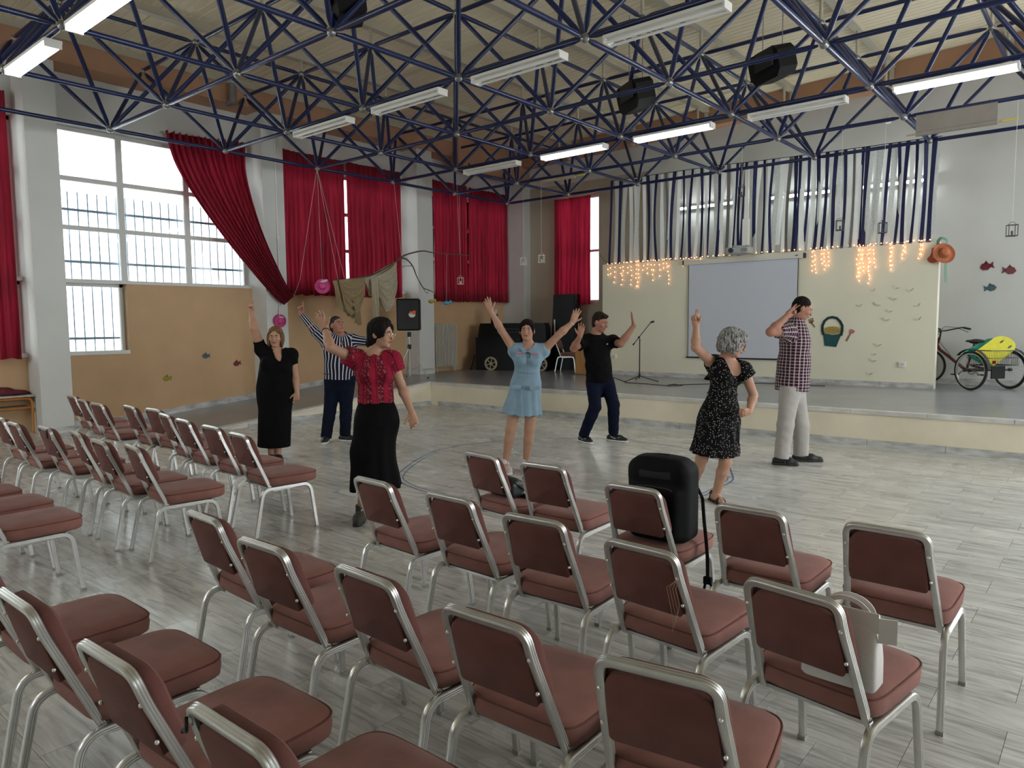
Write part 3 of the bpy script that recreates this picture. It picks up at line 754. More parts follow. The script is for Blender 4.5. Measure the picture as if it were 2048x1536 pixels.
# white tote
o = Vector((-.625, 2.318, .4605)); tt = thing('tote_bag', 'white leather tote bag standing on a red chair', 'bag', o, -.03)
M_TOTE = mat('white_leather', (.68, .65, .63), .5, var=.04, vscale=6, bump=.08, bscale=120)
def tote(u, v):
    return None
bd = MB()
rings = []
for h, a, b in ((0, .105, .045), (.010, .112, .052), (.08, .110, .050), (.15, .104, .036), (.215, .098, .022), (.22, .097, .020)):
    rings.append([(x, y+.02*h/.22, h) for x, y in superell(a, b, 7, 32)])
vs = [p for r in rings for p in r]; k = 32
bd.add(vs, [(i*k+j, i*k+(j+1) % k, (i+1)*k+(j+1) % k, (i+1)*k+j) for i in range(len(rings)-1) for j in range(k)]+[tuple(range(k))[::-1]])
inn = [[(x*.96, y*.9, h) for x, y, h in rings[-1]], [(x*.9, y*.8+.001, h-.08) for x, y, h in rings[-1]]]
o_ = len(bd.v); bd.add([p for r in inn for p in r], [(j, k+j, k+(j+1) % k, (j+1) % k) for j in range(k)]+[tuple(k+j for j in range(k))])
bd.build('body', M_TOTE, tt, smooth=True, angle=50)
MB().box((.05, -.008, .205), (.11, .004, .06)).build('flap', M_TOTE, tt); MB().box((.128, .0, .185), (.05, .006, .075), Matrix.Rotation(.35, 3, 'Z')).build('side_tab', M_TOTE, tt)
for sy in (.0, .038):
    MB().sweep([Vector((.070*math.cos(t)+.01, sy, .205+.055*math.sin(t))) for t in [PI*i/14 for i in range(15)]], [(-.007, -.002), (.007, -.002), (.007, .002), (-.007, .002)], up=(0, 1, 0)).build('handle', M_TOTE, tt)
MB().ball((.08, .0, .21), .007, 8, 6).build('ring', mat('bag_brass', (.5, .45, .35), .3, metal=.8), tt)
# backpack standing on the chair (built in place, then parented with its origin at the seat)
def local_sdf(mesh_fn, *a): return mesh_fn(*a)
bp0 = Vector((-1.785, 3.315, .4605))
bk = thing('backpack', 'big black backpack standing on a red chair', 'backpack', bp0, .05)
M_BPK = mat('black_nylon', (.004, .0045, .005), .7, spec=.15, var=.25, vscale=9, bump=.2, bscale=160)
M_BPK2 = mat('black_nylon_panel', (.014, .016, .020), .5, spec=.25, var=.2, vscale=9)
s = SDF((-.2, -.16, 0), (.2, .16, .50), .007)
tl = Matrix.Rotation(-.05, 3, 'X')
s.rbox((0, .0, .20), (.17, .09, .20), .045, k=.0)
s.rbox((0, -.075, .15), (.14, .05, .14), .04, k=.03)
s.rbox((.0, -.015, .355), (.145, .08, .06), .04, k=.04)
s.ell((0, 0, .405), (.10, .06, .02), k=.05)
link('body', s.mesh('body', M_BPK, 2), bk)
s = SDF((-.15, -.17, .2), (.15, -.05, .46), .007); s.rbox((0, -.078, .345), (.105, .025, .035), .018, k=0)
link('top_pocket', s.mesh('top_pocket', M_BPK2, 1), bk)
MB().tube([(-.05, .0, .412), (-.03, -.005, .432), (.03, -.005, .432), (.05, .0, .412)], .006, 8).build('handle', M_BPK, bk, smooth=True)
flatp = [(-.016, -.003), (.016, -.003), (.016, .003), (-.016, .003)]
MB().sweep(fillet([(.12, .085, .32), (.16, .13, .20), (.175, .12, .08), (.215, .05, .01), (.235, .02, -.06), (.24, .015, -.17)], .04), flatp).build('strap', M_BPK, bk)
MB().sweep(fillet([(-.12, .085, .32), (-.16, .13, .20), (-.15, .12, .08), (-.13, .09, .01)], .04), flatp).build('strap', M_BPK, bk)
MB().tube([(-.13, -.10, .26), (-.08, -.125, .285), (0, -.13, .29), (.08, -.125, .285), (.13, -.10, .26)], .0035, 6).build('zip', mat('zip_dark', (.03, .03, .032), .4), bk)
MB().box((.242, .012, -.185), (.04, .02, .035)).tube([(.242, .012, -.19), (.275, .0, -.21), (.29, -.005, -.212)], .006, 6).tube([(.232, .015, -.19), (.222, .012, -.24)], .007, 6).build('buckle', M_BPK, bk)
# small black bag on the first chair
o = Vector((-2.985, 3.50, .4605)); hb = thing('shoulder_bag', 'small black shoulder bag lying on the aisle chair', 'bag', o, -.1)
s = SDF((-.16, -.09, 0), (.18, .16, .16), .007); s.rbox((-.03, 0, .055), (.115, .06, .055), .03, k=0); s.ell((-.03, .0, .11), (.10, .035, .02), k=.03); s.rbox((.12, .08, .012), (.06, .05, .012), .008, k=.01)
link('body', s.mesh('body', mat('black_leather', (.012, .015, .016), .45, var=.2, vscale=12), 2), hb)
MB().tube(fillet([(-.12, -.02, .09), (-.06, -.06, .13), (.08, -.03, .10), (.11, .06, .03), (.15, .10, .03), (.05, .09, .03)], .03), .005, 6).build('strap', M_BPK, hb, smooth=True)
# ================================================================== LIGHTS IN THE TRUSS
M_FIX = mat('white_enamel', (.78, .77, .72), .4)
M_TUBE0 = mat('unlit_tube', (.85, .85, .83), .25)
M_TUBE1 = mat('lit_tube', (1, 1, 1), .3, emit=(.93, 1, .97), estr=9)
def fixture_meshes():
    L = 1.23; b = MB().box((L/2, 0, 0), (L, .16, .03)).box((L/2, 0, -.02), (L, .045, .025))
    body = b.mesh('body', M_FIX); e = MB().box((0, 0, -.035), (.022, .15, .055)).mesh('end_holder', M_FIX)
    hk = MB().tube([(0, 0, .01), (0, 0, .08)], .004, 6).mesh('hanger', M_STEEL)
    t0 = MB().cyl((.02, 0, -.05), (L-.02, 0, -.05), .014, 12).mesh('tube', M_TUBE0, True, 40)
    t1 = MB().cyl((.02, 0, -.05), (L-.02, 0, -.05), .014, 12).mesh('tube', M_TUBE1, True, 40)
    return body, e, hk, t0, t1
FB, FE, FH, FT0, FT1 = fixture_meshes()
FT2 = MB().cyl((.02, 0, -.05), (1.21, 0, -.05), .014, 12).mesh('tube', mat('lit_wall_tube', (1, 1, 1), .3, emit=(.9, 1, .97), estr=16), True, 40)
def fixture(i, j, lit, label):
    p = ORG+Vector(((i+.15)*A_, j*A_, -.075)); t = thing('tube_light', label, 'ceiling light', p, 0, 'twin tube lights under the space frame')
    link('body', FB, t); link('end_holder', FE, t, (.01, 0, 0)); link('end_holder', FE, t, (1.22, 0, 0))
    for x in (.12, 1.1): link('hanger', FH, t, (x, 0, 0))
    for s in (-.05, .05): link('tube', FT1 if lit else FT0, t, (0, s, 0))
for i, j, lit, lab in ((1, -1, 1, 'lit twin tube light at the top left, lower one of two beside the white pier'), (2, -1, 1, 'lit twin tube light cut by the top edge at the left'),
    (1, 1, 0, 'unlit tube light above the red curtains, left end of its row'), (2, 1, 0, 'second unlit tube light from the left windows in the near row'), (3, 1, 0, 'third unlit tube light in the near row, top centre'), (4, 1, 0, 'unlit tube light cut by the top edge, right of centre'),
    (1, 3, 0, 'unlit tube light in the far left corner of the frame'), (2, 3, 1, 'lit tube light in the far row, left one of the two neighbours'), (3, 3, 1, 'lit tube light in the far row above the left half of the streamers'),
    (4, 3, 0, 'unlit tube light in the far row between two lit ones'), (5, 3, 1, 'large lit tube light at the upper right above the rolled grey blind')):
    fixture(i, j, lit, lab)
# battens on the back wall behind the streamers
for k, x in enumerate((-7.6, -5.6, -3.9)):
    t = thing('wall_batten', ('lit wall tube behind the streamers, left one', 'lit wall tube behind the middle of the streamers', 'lit wall tube behind the right end of the streamers')[k], 'wall light', (x, YB-.06, 4.05), 0, 'tube lights on the back wall')
    MB().box((.62, 0, 0), (1.25, .05, .06)).build('body', M_FIX, t); link('tube', FT2, t, (0, -.045, .05))

# ================================================================== CURTAINS
def curtain_mat():
    m_ = bpy.data.materials.new('red_curtain'); nt, p = nodes_of(m_); L = nt.links
    tc = nt.nodes.new('ShaderNodeTexCoord'); mp = nt.nodes.new('ShaderNodeMapping'); mp.inputs['Scale'].default_value = (18, 18, .7); L.new(tc.outputs['Object'], mp.inputs[0])
    n = nt.nodes.new('ShaderNodeTexNoise'); n.inputs['Scale'].default_value = 1.5; n.inputs['Detail'].default_value = 3; L.new(mp.outputs[0], n.inputs['Vector'])
    cr = nt.nodes.new('ShaderNodeValToRGB'); cr.color_ramp.elements[0].position = .3; cr.color_ramp.elements[0].color = (.15, .004, .016, 1); cr.color_ramp.elements[1].position = .7; cr.color_ramp.elements[1].color = (.30, .010, .028, 1)
    L.new(n.outputs['Fac'], cr.inputs[0]); L.new(cr.outputs[0], p.inputs['Base Color']); p.inputs['Roughness'].default_value = .8
    t = nt.nodes.new('ShaderNodeBsdfTranslucent'); L.new(cr.outputs[0], t.inputs[0]); ms = nt.nodes.new('ShaderNodeMixShader'); ms.inputs[0].default_value = .30
    L.new(p.outputs[0], ms.inputs[1]); L.new(t.outputs[0], ms.inputs[2]); L.new(ms.outputs[0], nt.nodes['Material Output'].inputs['Surface'])
    return m_
M_CURT = curtain_mat()
def curtain(label, P0, P1, z0, z1, folds, amp=.045, nrm=(1, 0, 0), sag=.05, seed=0, lean=0.):
    """pleated panel hanging from P0..P1 (x,y) between heights z0..z1"""
    P0 = Vector((*P0, 0)); P1 = Vector((*P1, 0)); nrm = Vector(nrm); rnd = random.Random(seed); ph = [rnd.uniform(0, 6.28) for _ in range(6)]; c0 = (P0+P1)/2
    ax = (P1-P0)
    def fn(u, v):
        w_ = u+.012*math.sin(5*u+ph[0])*(v)+.01*math.sin(11*v+ph[1])*math.sin(PI*u)
        d = amp*(.35+.65*v)*math.sin(2*PI*folds*w_+.8*math.sin(3*u+ph[2])+.5*v*math.sin(7*u+ph[3]))
        d += .015*math.sin(2*PI*folds*2.3*w_+ph[4])*v
        z = z1-sag*math.sin(PI*((u*2) % 1))*(1-v)*.3 - (z1-z0)*v + .012*math.sin(40*u+ph[5])*v
        return P0+ax*(u+lean*v*(u-.5))+nrm*d+Vector((0, 0, z))-Vector((c0.x, c0.y, z0))
    t = thing('curtain', label, 'curtain', (c0.x, c0.y, z0), 0, 'red window curtains')
    nu = int(folds*10)
    MB().grid(fn, nu, 26).build('cloth', M_CURT, t, smooth=True, angle=None)
    r0, r1 = P0-Vector((c0.x, c0.y, z0)), P1-Vector((c0.x, c0.y, z0)); r0.z = r1.z = z1-.02-0*z0
    r0 = Vector((P0.x-c0.x, P0.y-c0.y, z1-z0-.03)); r1 = Vector((P1.x-c0.x, P1.y-c0.y, z1-z0-.03))
    MB().cyl(r0-nrm*.03, r1-nrm*.03, .010, 8).build('curtain_rail', M_ALU, t)
    return t
XCU = -12.40
def yx(px, py, x=XCU): return onX(px, py, x).y
curtain('red curtain left of the tied one, cut by the left edge', (XCU, 2.1), (XCU, yx(25, 450)), 1.12, 4.95, 9, seed=1)
curtain('left red curtain of the pair behind the fishing net', (XCU, yx(568, 430)), (XCU, yx(690, 440)), 2.17, 4.93, 12, seed=2)
curtain('right red curtain of the pair behind the hanging branch', (XCU, yx(694, 440)), (XCU, yx(803, 450)), 2.17, 4.93, 12, seed=3)
curtain('left red curtain of the pair next to the far corner', (XCU, yx(866, 470)), (XCU, yx(935, 480)), 2.12, 4.92, 11, seed=4)
curtain('right red curtain of the pair, in the far corner', (XCU, yx(939, 480)), (XCU, yx(1019, 500)), 2.13, 4.90, 11, seed=5)
curtain('single red curtain on the end wall left of the partition', (onY(1109, 500, 14.68).x, 14.68), (onY(1181, 500, 14.68).x, 14.68), 2.04, 4.63, 8, nrm=(0, -1, 0), seed=6)
# the tied-back curtain
tc_ = thing('curtain', 'red curtain swept aside and tied to the white pier', 'curtain', (XCU, 7.0, 2.0), 0, 'red window curtains')
def lerp_path(pts, t):
    n = len(pts)-1; f = min(t*n, n-1e-6); i = int(f); f -= i
    p = [pts[max(i-1, 0)], pts[i], pts[i+1], pts[min(i+2, n)]]
    return p[1]+(p[2]-p[0])*.5*f+(p[0]*2-p[1]*5+p[2]*4-p[3])*.5*f*f+(p[1]*3-p[0]-p[2]*3+p[3])*.5*f**3
xs = (-12.42, -12.38, -12.12, -11.99, -11.96, -11.95)
xl = (-12.42, -12.42, -12.38, -12.25, -12.03, -11.98)
lf = [onX(*q, x) for q, x in zip(((330, 262), (350, 330), (398, 410), (470, 505), (545, 592), (568, 610)), xl)]
rt = [onX(*q, x) for q, x in zip(((492, 288), (494, 345), (512, 420), (540, 500), (573, 570), (588, 592)), xs)]
def tied(u, v):
    a, b = lerp_path(lf, v), lerp_path(rt, v); w_ = (b-a).length
    d = (.05-.02*v)*math.sin(2*PI*13*(u+.03*math.sin(4*u))+2*v)+.012*math.sin(2*PI*31*u+3*v)
    bul = .12*math.sin(PI*u)*math.sin(PI*v)**.7
    z = .02*math.sin(2*PI*13*u)*(1-v)
    return a+(b-a)*u+Vector((d*min(1, w_/.5)+bul, 0, z))-Vector((XCU, 7.0, 2.0))
MB().grid(tied, 150, 34).build('cloth', M_CURT, tc_, smooth=True, angle=None)
a, b = lf[0]-Vector((XCU+.06, 7.0, 2.0)), rt[0]-Vector((XCU+.06, 7.0, 2.0))
MB().cyl(a, b, .010, 8).build('curtain_rail', M_ALU, tc_)
MB().tube([onX(588, 592, -12.0)-Vector((XCU, 7, 2)), onX(600, 560, -12.05)-Vector((XCU, 7, 2)), onX(634, 336, -11.3)-Vector((XCU, 7, 2))], .0025, 5).build('tie_cord', mat('white_cord', (.75, .73, .7), .7), tc_)

# ================================================================== STREAMERS
M_NAVY = mat('navy_ribbon', (.008, .013, .075), .6, var=.3, vscale=5, trans=.05)
M_WRIB = mat('white_ribbon', (.84, .86, .85), .7, var=.05, vscale=4, trans=.42)
M_SRIB = mat('silver_mesh_ribbon', (.62, .64, .63), .5, var=.3, vscale=60, trans=.35)
M_DRIB = mat('grey_ribbon', (.17, .165, .16), .7, var=.1, vscale=5, trans=.15)
stc = thing('streamer_curtain', 'curtain of navy, white and silver streamers above the partition', 'streamers', (-5.5, 13.4, PTOP))
NS = 74; pat = 'NWNSNWNWNSNWDW'
rr = random.Random(3)
for k in range(NS):
    u = k/(NS-1); px = 1224+(1880-1224)*u; py = 362-(362-330)*min(u/.33, 1)*1.0-(330-272)*max(0, (u-.33)/.67)**1.1
    top = onY(px, py, 13.17+.02*(k % 2)); bx = onY(1221+(1862-1221)*u+rr.uniform(-5, 5), 520-30*u, YP+.06); bot = Vector((bx.x, YP+.05+.03*(k % 3), PTOP-.06-rr.uniform(0, .05)))
    if k in (38, 44): bot.z += .25
    w0 = rr.uniform(.055, .085); mid = rr.uniform(-.03, .03); tw = rr.uniform(-.35, .35); tb_ = rr.uniform(-.25, .25)
    m_ = {'N': M_NAVY, 'W': M_WRIB, 'S': M_SRIB, 'D': M_DRIB}[pat[k % len(pat)] if rr.random() > .15 else rr.choice('NWSN')]
    if m_ in (M_WRIB, M_SRIB): w0 *= 1.25; top.y += .03; bot.y += .03
    else: w0 *= .9
    def fn(a, v):
        c = top.lerp(bot, v)+Vector((mid*math.sin(PI*v), .05*math.sin(PI*v)*math.sin(k*1.7), 0)); ang = tw*(1-v)+tb_*v+.25*math.sin(3*v+k)
        return c+Vector((math.cos(ang), math.sin(ang), 0))*(w0*(a-.5)*(1-.15*math.sin(PI*v)))-Vector((-5.5, 13.4, PTOP))
    MB().grid(fn, 2, 12).build('streamer', m_, stc, smooth=True, angle=None)
MB().tube([onY(1222+(1884-1222)*u, 362-32*min(u/.33, 1)-58*max(0, (u-.33)/.67)**1.1, 13.18)-Vector((-5.5, 13.4, PTOP)) for u in [i/30 for i in range(31)]], .006, 6).build('hanging_cord', M_NAVY, stc)

# ================================================================== PARTITION: screen, projector, lights, paper cut-outs
sc0 = onY(1369, 713, YP-.03); sx0, sx1 = onY(1378, 560, YP-.03).x, onY(1596, 560, YP-.03).x; sz0, sz1 = sc0.z, onY(1480, 524, YP-.03).z
ps = thing('projection_screen', 'white pull-down projection screen on the pale yellow partition', 'projection screen', ((sx0+sx1)/2, YP-.04, sz0))
hw = (sx1-sx0)/2; hh = sz1-sz0
MB().box((0, 0, hh/2), (2*hw, .004, hh)).build('screen_cloth', mat('screen_white', (.60, .63, .70), .8), ps)
MB().box((-hw, 0, hh/2), (.012, .0046, hh)).build('black_edge', mat('screen_black', (.01, .01, .01), .5), ps); MB().box((hw, 0, hh/2), (.012, .0046, hh)).build('black_edge', MATS['screen_black'], ps)
MB().cyl((-hw-.04, 0, -.01), (hw+.04, 0, -.01), .014, 10).build('bottom_bar', MATS['screen_black'], ps)
MB().box((.0, .0, hh+.045), (2*hw+.20, .07, .085)).build('case', mat('case_white', (.68, .66, .58), .4), ps)
for s in (-1, 1): MB().box((s*(hw+.11), 0, hh+.045), (.03, .074, .09)).build('end_cap', MATS['screen_black'], ps)
MB().prism([(.03*math.cos(t), .009*math.sin(t)) for t in [i*PI/8 for i in range(16)]], (hw-.02, -.0365, hh+.05), (1, 0, 0), (0, 0, 1), .003).build('badge', MATS['screen_black'], ps)
# projector on a ceiling pole
pj = onY(1484, 498, 13.2); pr_ = thing('projector', 'grey projector hanging on a white pole in front of the streamers', 'projector', pj)
M_PJ = mat('projector_grey', (.40, .42, .41), .45, var=.1, vscale=8)
s = SDF((-.3, -.22, -.1), (.3, .22, .1), .012); s.rbox((-.05, 0, -.03), (.22, .16, .065), .03, k=0); s.cut((0, 0, .03), (0, 0, 1))
link('housing', s.mesh('housing', M_PJ, 1), pr_)
MB().cyl((-.14, -.15, -.03), (-.14, -.20, -.03), .045, 16).build('lens', mat('lens_dark', (.02, .02, .025), .2), pr_)
for k in range(6): MB().box((.05+k*.022, -.162, -.03), (.008, .006, .06)).build('vent_slat', mat('vent', (.15, .15, .15), .5), pr_)
MB().box((0, 0, .045), (.2, .16, .02)).box((-.1, 0, .06), (.16, .1, .015)).build('mount_plate', M_STEEL, pr_)
MB().box((.07, .0, .30), (.11, .08, .48)).build('pole_sleeve', M_FIX, pr_)
MB().box((.075, .0, (4.39-pj.z)/2+.2), (.07, .05, 4.39-pj.z-.4)).build('pole', M_FIX, pr_)
# icicle lights
M_BULB = mat('warm_bulb', (1, .6, .35), .4, emit=(1, .42, .16), estr=4.5)
M_WIRE = mat('clear_wire', (.55, .42, .30), .5)
sl = thing('string_lights', 'warm icicle string lights along the top of the partition', 'string lights', (-5.5, YP-.03, PTOP))
strands = [(x, 527-(x-1215)*.072, rr.uniform(14, 52)) for x in np.linspace(1216, 1342, 17)]+[(1368, 518, 12), (1378, 517, 8), (1390, 516, 14), (1402, 515, 6)]
strands += [(1624, 503, 38), (1629, 502, 45), (1645, 500, 26), (1650, 499, 40), (1656, 498, 34), (1716, 492, 62), (1721, 492, 70), (1726, 492, 50), (1736, 491, 60), (1741, 490, 76), (1748, 490, 44), (1779, 487, 52), (1784, 487, 44), (1809, 484, 32), (1813, 484, 20), (1841, 481, 36), (1845, 481, 28)]
wb_, bb = MB(), MB(); off = Vector((-5.5, YP-.03, PTOP))
for x, y, l in strands:
    a = onY(x, y, YP-.02)-off; b_ = onY(x+rr.uniform(-4, 4), y+l, YP-.02)-off; wb_.tube([a, a.lerp(b_, .5)+Vector((rr.uniform(-.02, .02), -.01, 0)), b_], .0022, 4)
    nb = max(1, int(l/8))
    for q in range(nb+1): bb.ball(a.lerp(b_, q/nb)+Vector((rr.uniform(-.015, .015), -.012, rr.uniform(-.01, .01))), .0085, 6, 4)
for x in np.linspace(1220, 1860, 60):
    if rr.random() < .75: bb.ball(onY(x, 529-(x-1220)*.074, YP+.02)-off+Vector((0, 0, .02)), .009, 6, 4)
wb_.tube([onY(x, 530-(x-1215)*.0745, YP-.015)-off+Vector((0, -.004, rr.uniform(-.02, .015))) for x in np.linspace(1212, 1862, 60)], .003, 4)
wb_.tube([onY(x, y, YP-.02)-off for x, y in ((1710, 497), (1722, 512), (1735, 511), (1748, 494))], .003, 4)
wb_.build('wire', M_WIRE, sl); tag(bb.build('bulbs', M_BULB, sl), kind='stuff')
MB().tube([onY(1184, 470, 14.6)-off, onY(1195, 505, 14.0)-off, onY(1215, 528, YP)-off], .005, 5).build('lead', mat('dark_cable', (.03, .03, .03), .5), sl)

def poly_on(plane, pts, c):
    """pixel outline -> local (x,z) or (y,z) outline around c on a wall plane"""
    out = []
    for x, y in pts:
        p = onY(x, y, c.y) if plane == 'Y' else onX(x, y, c.x)
        out.append(((p.x-c.x) if plane == 'Y' else (p.y-c.y), p.z-c.z))
    return out
def paper(t, name, plane, pts, c, th, m_, out=0.):
    q = poly_on(plane, pts, c)
    if plane == 'Y': mb = MB().prism(q, (0, -out, 0), (1, 0, 0), (0, 0, 1), -th) if False else MB().prism([(x, z) for x, z in q], (0, -out, 0), (1, 0, 0), (0, 0, 1), th)
    else: mb = MB().prism(q, (out, 0, 0), (0, 1, 0), (0, 0, 1), th)
    return mb.build(name, m_, t)
def zz(o, s): return lambda *l: [(o[0]+x*s, o[1]+y*s) for x, y in l]
M_TEAL = mat('teal_card', (.008, .075, .085), .7, var=.1, vscale=10); M_DTEAL = mat('dark_teal_card', (.005, .030, .035), .7)
M_MUST = mat('mustard_card', (.42, .27, .03), .7, var=.15, vscale=14); M_TAN = mat('tan_card', (.32, .24, .12), .7); M_BRCARD = mat('brown_card', (.30, .14, .08), .7); M_PINKC = mat('pink_card', (.45, .16, .17), .7, var=.2, vscale=30)
z8_ = zz((1500, 570), .1692)
c = onY(1665, 660, YP-.008); bk_ = thing('paper_bucket', 'teal and mustard paper bucket on the partition', 'wall decoration', c)
paper(bk_, 'body', 'Y', z8_((862, 570), (975, 590), (1082, 575), (1020, 733), (882, 718)), c, .004, M_TEAL)
ell = lambda cx, cy, rx, ry, n=24: [(cx+rx*math.cos(2*PI*i/n), cy-ry*math.sin(2*PI*i/n)) for i in range(n)]
paper(bk_, 'rim', 'Y', z8_(*ell(976, 535, 108, 46)), c, .004, M_MUST, .003)
paper(bk_, 'opening', 'Y', z8_(*ell(976, 538, 92, 24)), c, .003, M_TAN, .005)
hp = z8_((870, 590), (856, 540), (858, 480), (882, 425), (925, 390), (975, 380), (1025, 390), (1066, 430), (1092, 480), (1090, 540), (1076, 600))
MB().sweep([Vector((p[0], -.008, p[1])) for p in poly_on('Y', hp, c)], [(-.022, -.003), (.022, -.003), (.022, .003), (-.022, .003)], up=(0, 1, 0)).build('handle', M_DTEAL, bk_)
c = onY(1623, 645, YP-.006); fk = thing('paper_fork', 'small brown paper beach fork left of the bucket', 'wall decoration', c)
for k, q in enumerate(((690, 405), (712, 395), (733, 390))): paper(fk, 'tine', 'Y', z8_(q, (q[0]+12, q[1]-3), (q[0]+22, q[1]+45), (q[0]+10, q[1]+48)), c, .004, M_BRCARD)
paper(fk, 'head', 'Y', z8_((700, 432), (748, 418), (740, 450), (722, 462)), c, .004, M_BRCARD); paper(fk, 'handle', 'Y', z8_((722, 452), (738, 446), (772, 492), (762, 506)), c, .004, M_BRCARD)
c = onY(1700, 672, YP-.006); sv = thing('paper_shovel', 'small pink paper shovel right of the bucket', 'wall decoration', c)
paper(sv, 'head', 'Y', z8_((1180, 523), (1215, 525), (1242, 545), (1222, 572), (1185, 578), (1170, 560)), c, .004, M_PINKC); paper(sv, 'handle', 'Y', z8_((1180, 570), (1195, 576), (1148, 668), (1128, 660)), c, .004, M_BRCARD)
M_BIRD = mat('cream_paper', (.62, .58, .44), .7)
BIRDS = (((822, 165), 'under the densest icicle lights'), ((1160, 130), 'highest of all, above the flock'), ((1390, 165), 'nearest the partition corner in the top row'), ((1125, 305), 'just below the highest bird'), ((610, 400), 'up and right of the bucket, leftmost of all'), ((870, 388), 'second from the left in the middle row'), ((1505, 400), 'nearest the right corner, upper of two'), ((1060, 490), 'in the centre of the flock'), ((1010, 620), 'lowest of the upper flock'), ((1515, 608), 'nearest the right corner, lower of two'), ((890, 1010), 'topmost of the four in the lower column'), ((825, 1150), 'second of the four in the lower column'), ((805, 1248), 'third of the four in the lower column'), ((760, 1450), 'lowest of all, near the skirting'))
for (x, y), blab in BIRDS:
    c = onY(1640+x*.1302, 560+y*.1302, YP-.001); s_ = rr.uniform(.8, 1.25); an = rr.uniform(-.5, .5)
    ca, sa = math.cos(an), math.sin(an); w_, h_ = .052*s_, .022*s_
    vv = [(-w_, -.03, h_), (0, -.004, -h_*.6), (w_, -.03, h_), (w_*.9, -.028, h_*1.5), (0, -.001, h_*.5), (-w_*.9, -.028, h_*1.5), (0, 0, -h_*.2)]
    vv = [(a*ca-b*sa, y_, a*sa+b*ca) for a, y_, b in vv]
    ob = MB().add(vv, [(0, 1, 4, 5), (1, 2, 3, 4), (0, 5, 4, 6), (4, 3, 2, 6), (0, 6, 1), (1, 6, 2)]).build('paper_bird', M_BIRD, loc=c)
    tag(ob, 'tiny cream paper bird '+blab, 'wall decoration', 'cream paper birds on the partition')
for px, py, lab in ((1805, 729, 'white socket box low on the right of the partition'), (1229, 713, 'white socket box low on the left of the partition')):
    c = onY(px, py, YP); t = thing('socket', lab, 'socket', c)
    MB().box((0, -.018, 0), (.10, .036, .085)).build('box', M_FIX, t); MB().cyl((0, -.0355, 0), (0, -.039, 0), .028, 16).build('recess', mat('socket_grey', (.6, .6, .57), .4), t)
# hats
def hat(name, label, c, axis, r, m_, m2=None, bow=None, group=None):
    t = thing(name, label, 'hat', c, 0, group); ax = Vector(axis).normalized()
    MB().lathe([(r*.45, .0), (r*.8, -.01), (r, .012), (r*1.0, .018), (r*.8, -.002), (r*.45, .010)], axis=ax, n=24).build('brim', m_, t, smooth=True)
    MB().lathe([(r*.50, .0), (r*.46, .05), (r*.38, .085), (r*.18, .10), (.001, .102)], axis=ax, n=24).build('crown', m_, t, smooth=True)
    MB().lathe([(r*.515, .004), (r*.505, .026)], axis=ax, n=24).build('band', m2 or m_, t, smooth=True)
    return t
M_PINK = mat('pink_straw', (.55, .06, .22), .7, var=.2, vscale=30); M_PINK2 = mat('pale_pink_band', (.70, .35, .48), .7); M_WHT = mat('white_tulle', (.75, .72, .74), .7, trans=.3)
M_OR = mat('orange_straw', (.45, .13, .05), .7, var=.15, vscale=20); M_RD = mat('red_straw', (.34, .06, .04), .7); M_GRN = mat('green_ribbon', (.10, .24, .16), .6)
h1 = hat('sun_hat', 'pink sun hat hanging over the red curtain', onX(645, 573, -11.0), (.8, -.55, .15), .135, M_PINK, M_PINK2)
MB().prism([(-.06, .08), (.0, .11), (.08, .13), (.10, .10), (.02, .07)], (0, 0, 0), (.3, .95, 0), (0, 0, 1), .02).build('bow', M_WHT, h1)
MB().tube([(0, 0, .09), onX(634, 336, -11.24)-onX(645, 573, -11.0)], .0018, 4).build('thread', MATS['white_cord'], h1)
h2 = hat('sun_hat', 'pink sun hat on the white pier beside the black dress', onX(559, 642, XC+.03), (1, -.15, 0), .125, M_PINK, M_PINK2)
MB().prism([(-.05, .06), (.0, .09), (.06, .075), (.05, .05)], (.03, 0, 0), (0, 1, 0), (0, 0, 1), .02).build('bow', M_WHT, h2)
MB().tube([(0, 0, .09), (0, .01, .35)], .012, 6).build('cord', M_WHT, h2)
h3 = hat('sun_hat', 'orange sun hat hung on the right corner of the partition', onY(1887, 507, YP-.06), (.55, -.8, .3), .17, M_OR, M_GRN)
MB().lathe([(.05, 0), (.13, .02), (.13, .03), (.05, .01)], c=(-.12, .03, -.02), axis=(-.5, -.8, .2), n=20).build('inner_brim', M_RD, h3, smooth=True)
MB().sweep(fillet([(-.09, .05, .0), (-.09, .045, .22), (-.05, .06, .26), (.02, .12, .23), (.02, .11, -.2), (.03, .11, -.45)], .05), [(-.022, -.002), (.022, -.002), (.022, .002), (-.022, .002)], up=(0, 1, 0)).build('ribbon', M_GRN, h3)
# fish cut-outs
def fish(label, plane, px, py, fixed, w, ang, m_, flip=1):
    c = onY(px, py, fixed) if plane == 'Y' else onX(px, py, fixed); t = thing('paper_fish', label, 'wall decoration', c, 0, None)
    ca, sa = math.cos(ang), math.sin(ang)
    body = [(-.5, 0), (-.3, .28), (.05, .34), (.3, .12), (.3, -.12), (.05, -.32), (-.3, -.26)]; tail = [(.26, .1), (.55, .3), (.48, 0), (.55, -.28), (.26, -.1)]
    for nm, pl in (('body', body), ('tail', tail), ('fin', [(-.15, .28), (.05, .5), (.15, .28)])):
        q = [((x*ca-y*sa)*w*flip, (x*sa+y*ca)*w) for x, y in pl]
        if flip < 0: q = q[::-1]
        if plane == 'Y': MB().prism(q, (0, 0, 0), (1, 0, 0), (0, 0, 1), .004).build(nm, m_, t)
        else: MB().prism(q, (0, 0, 0), (0, 1, 0), (0, 0, 1), .004).build(nm, m_, t)
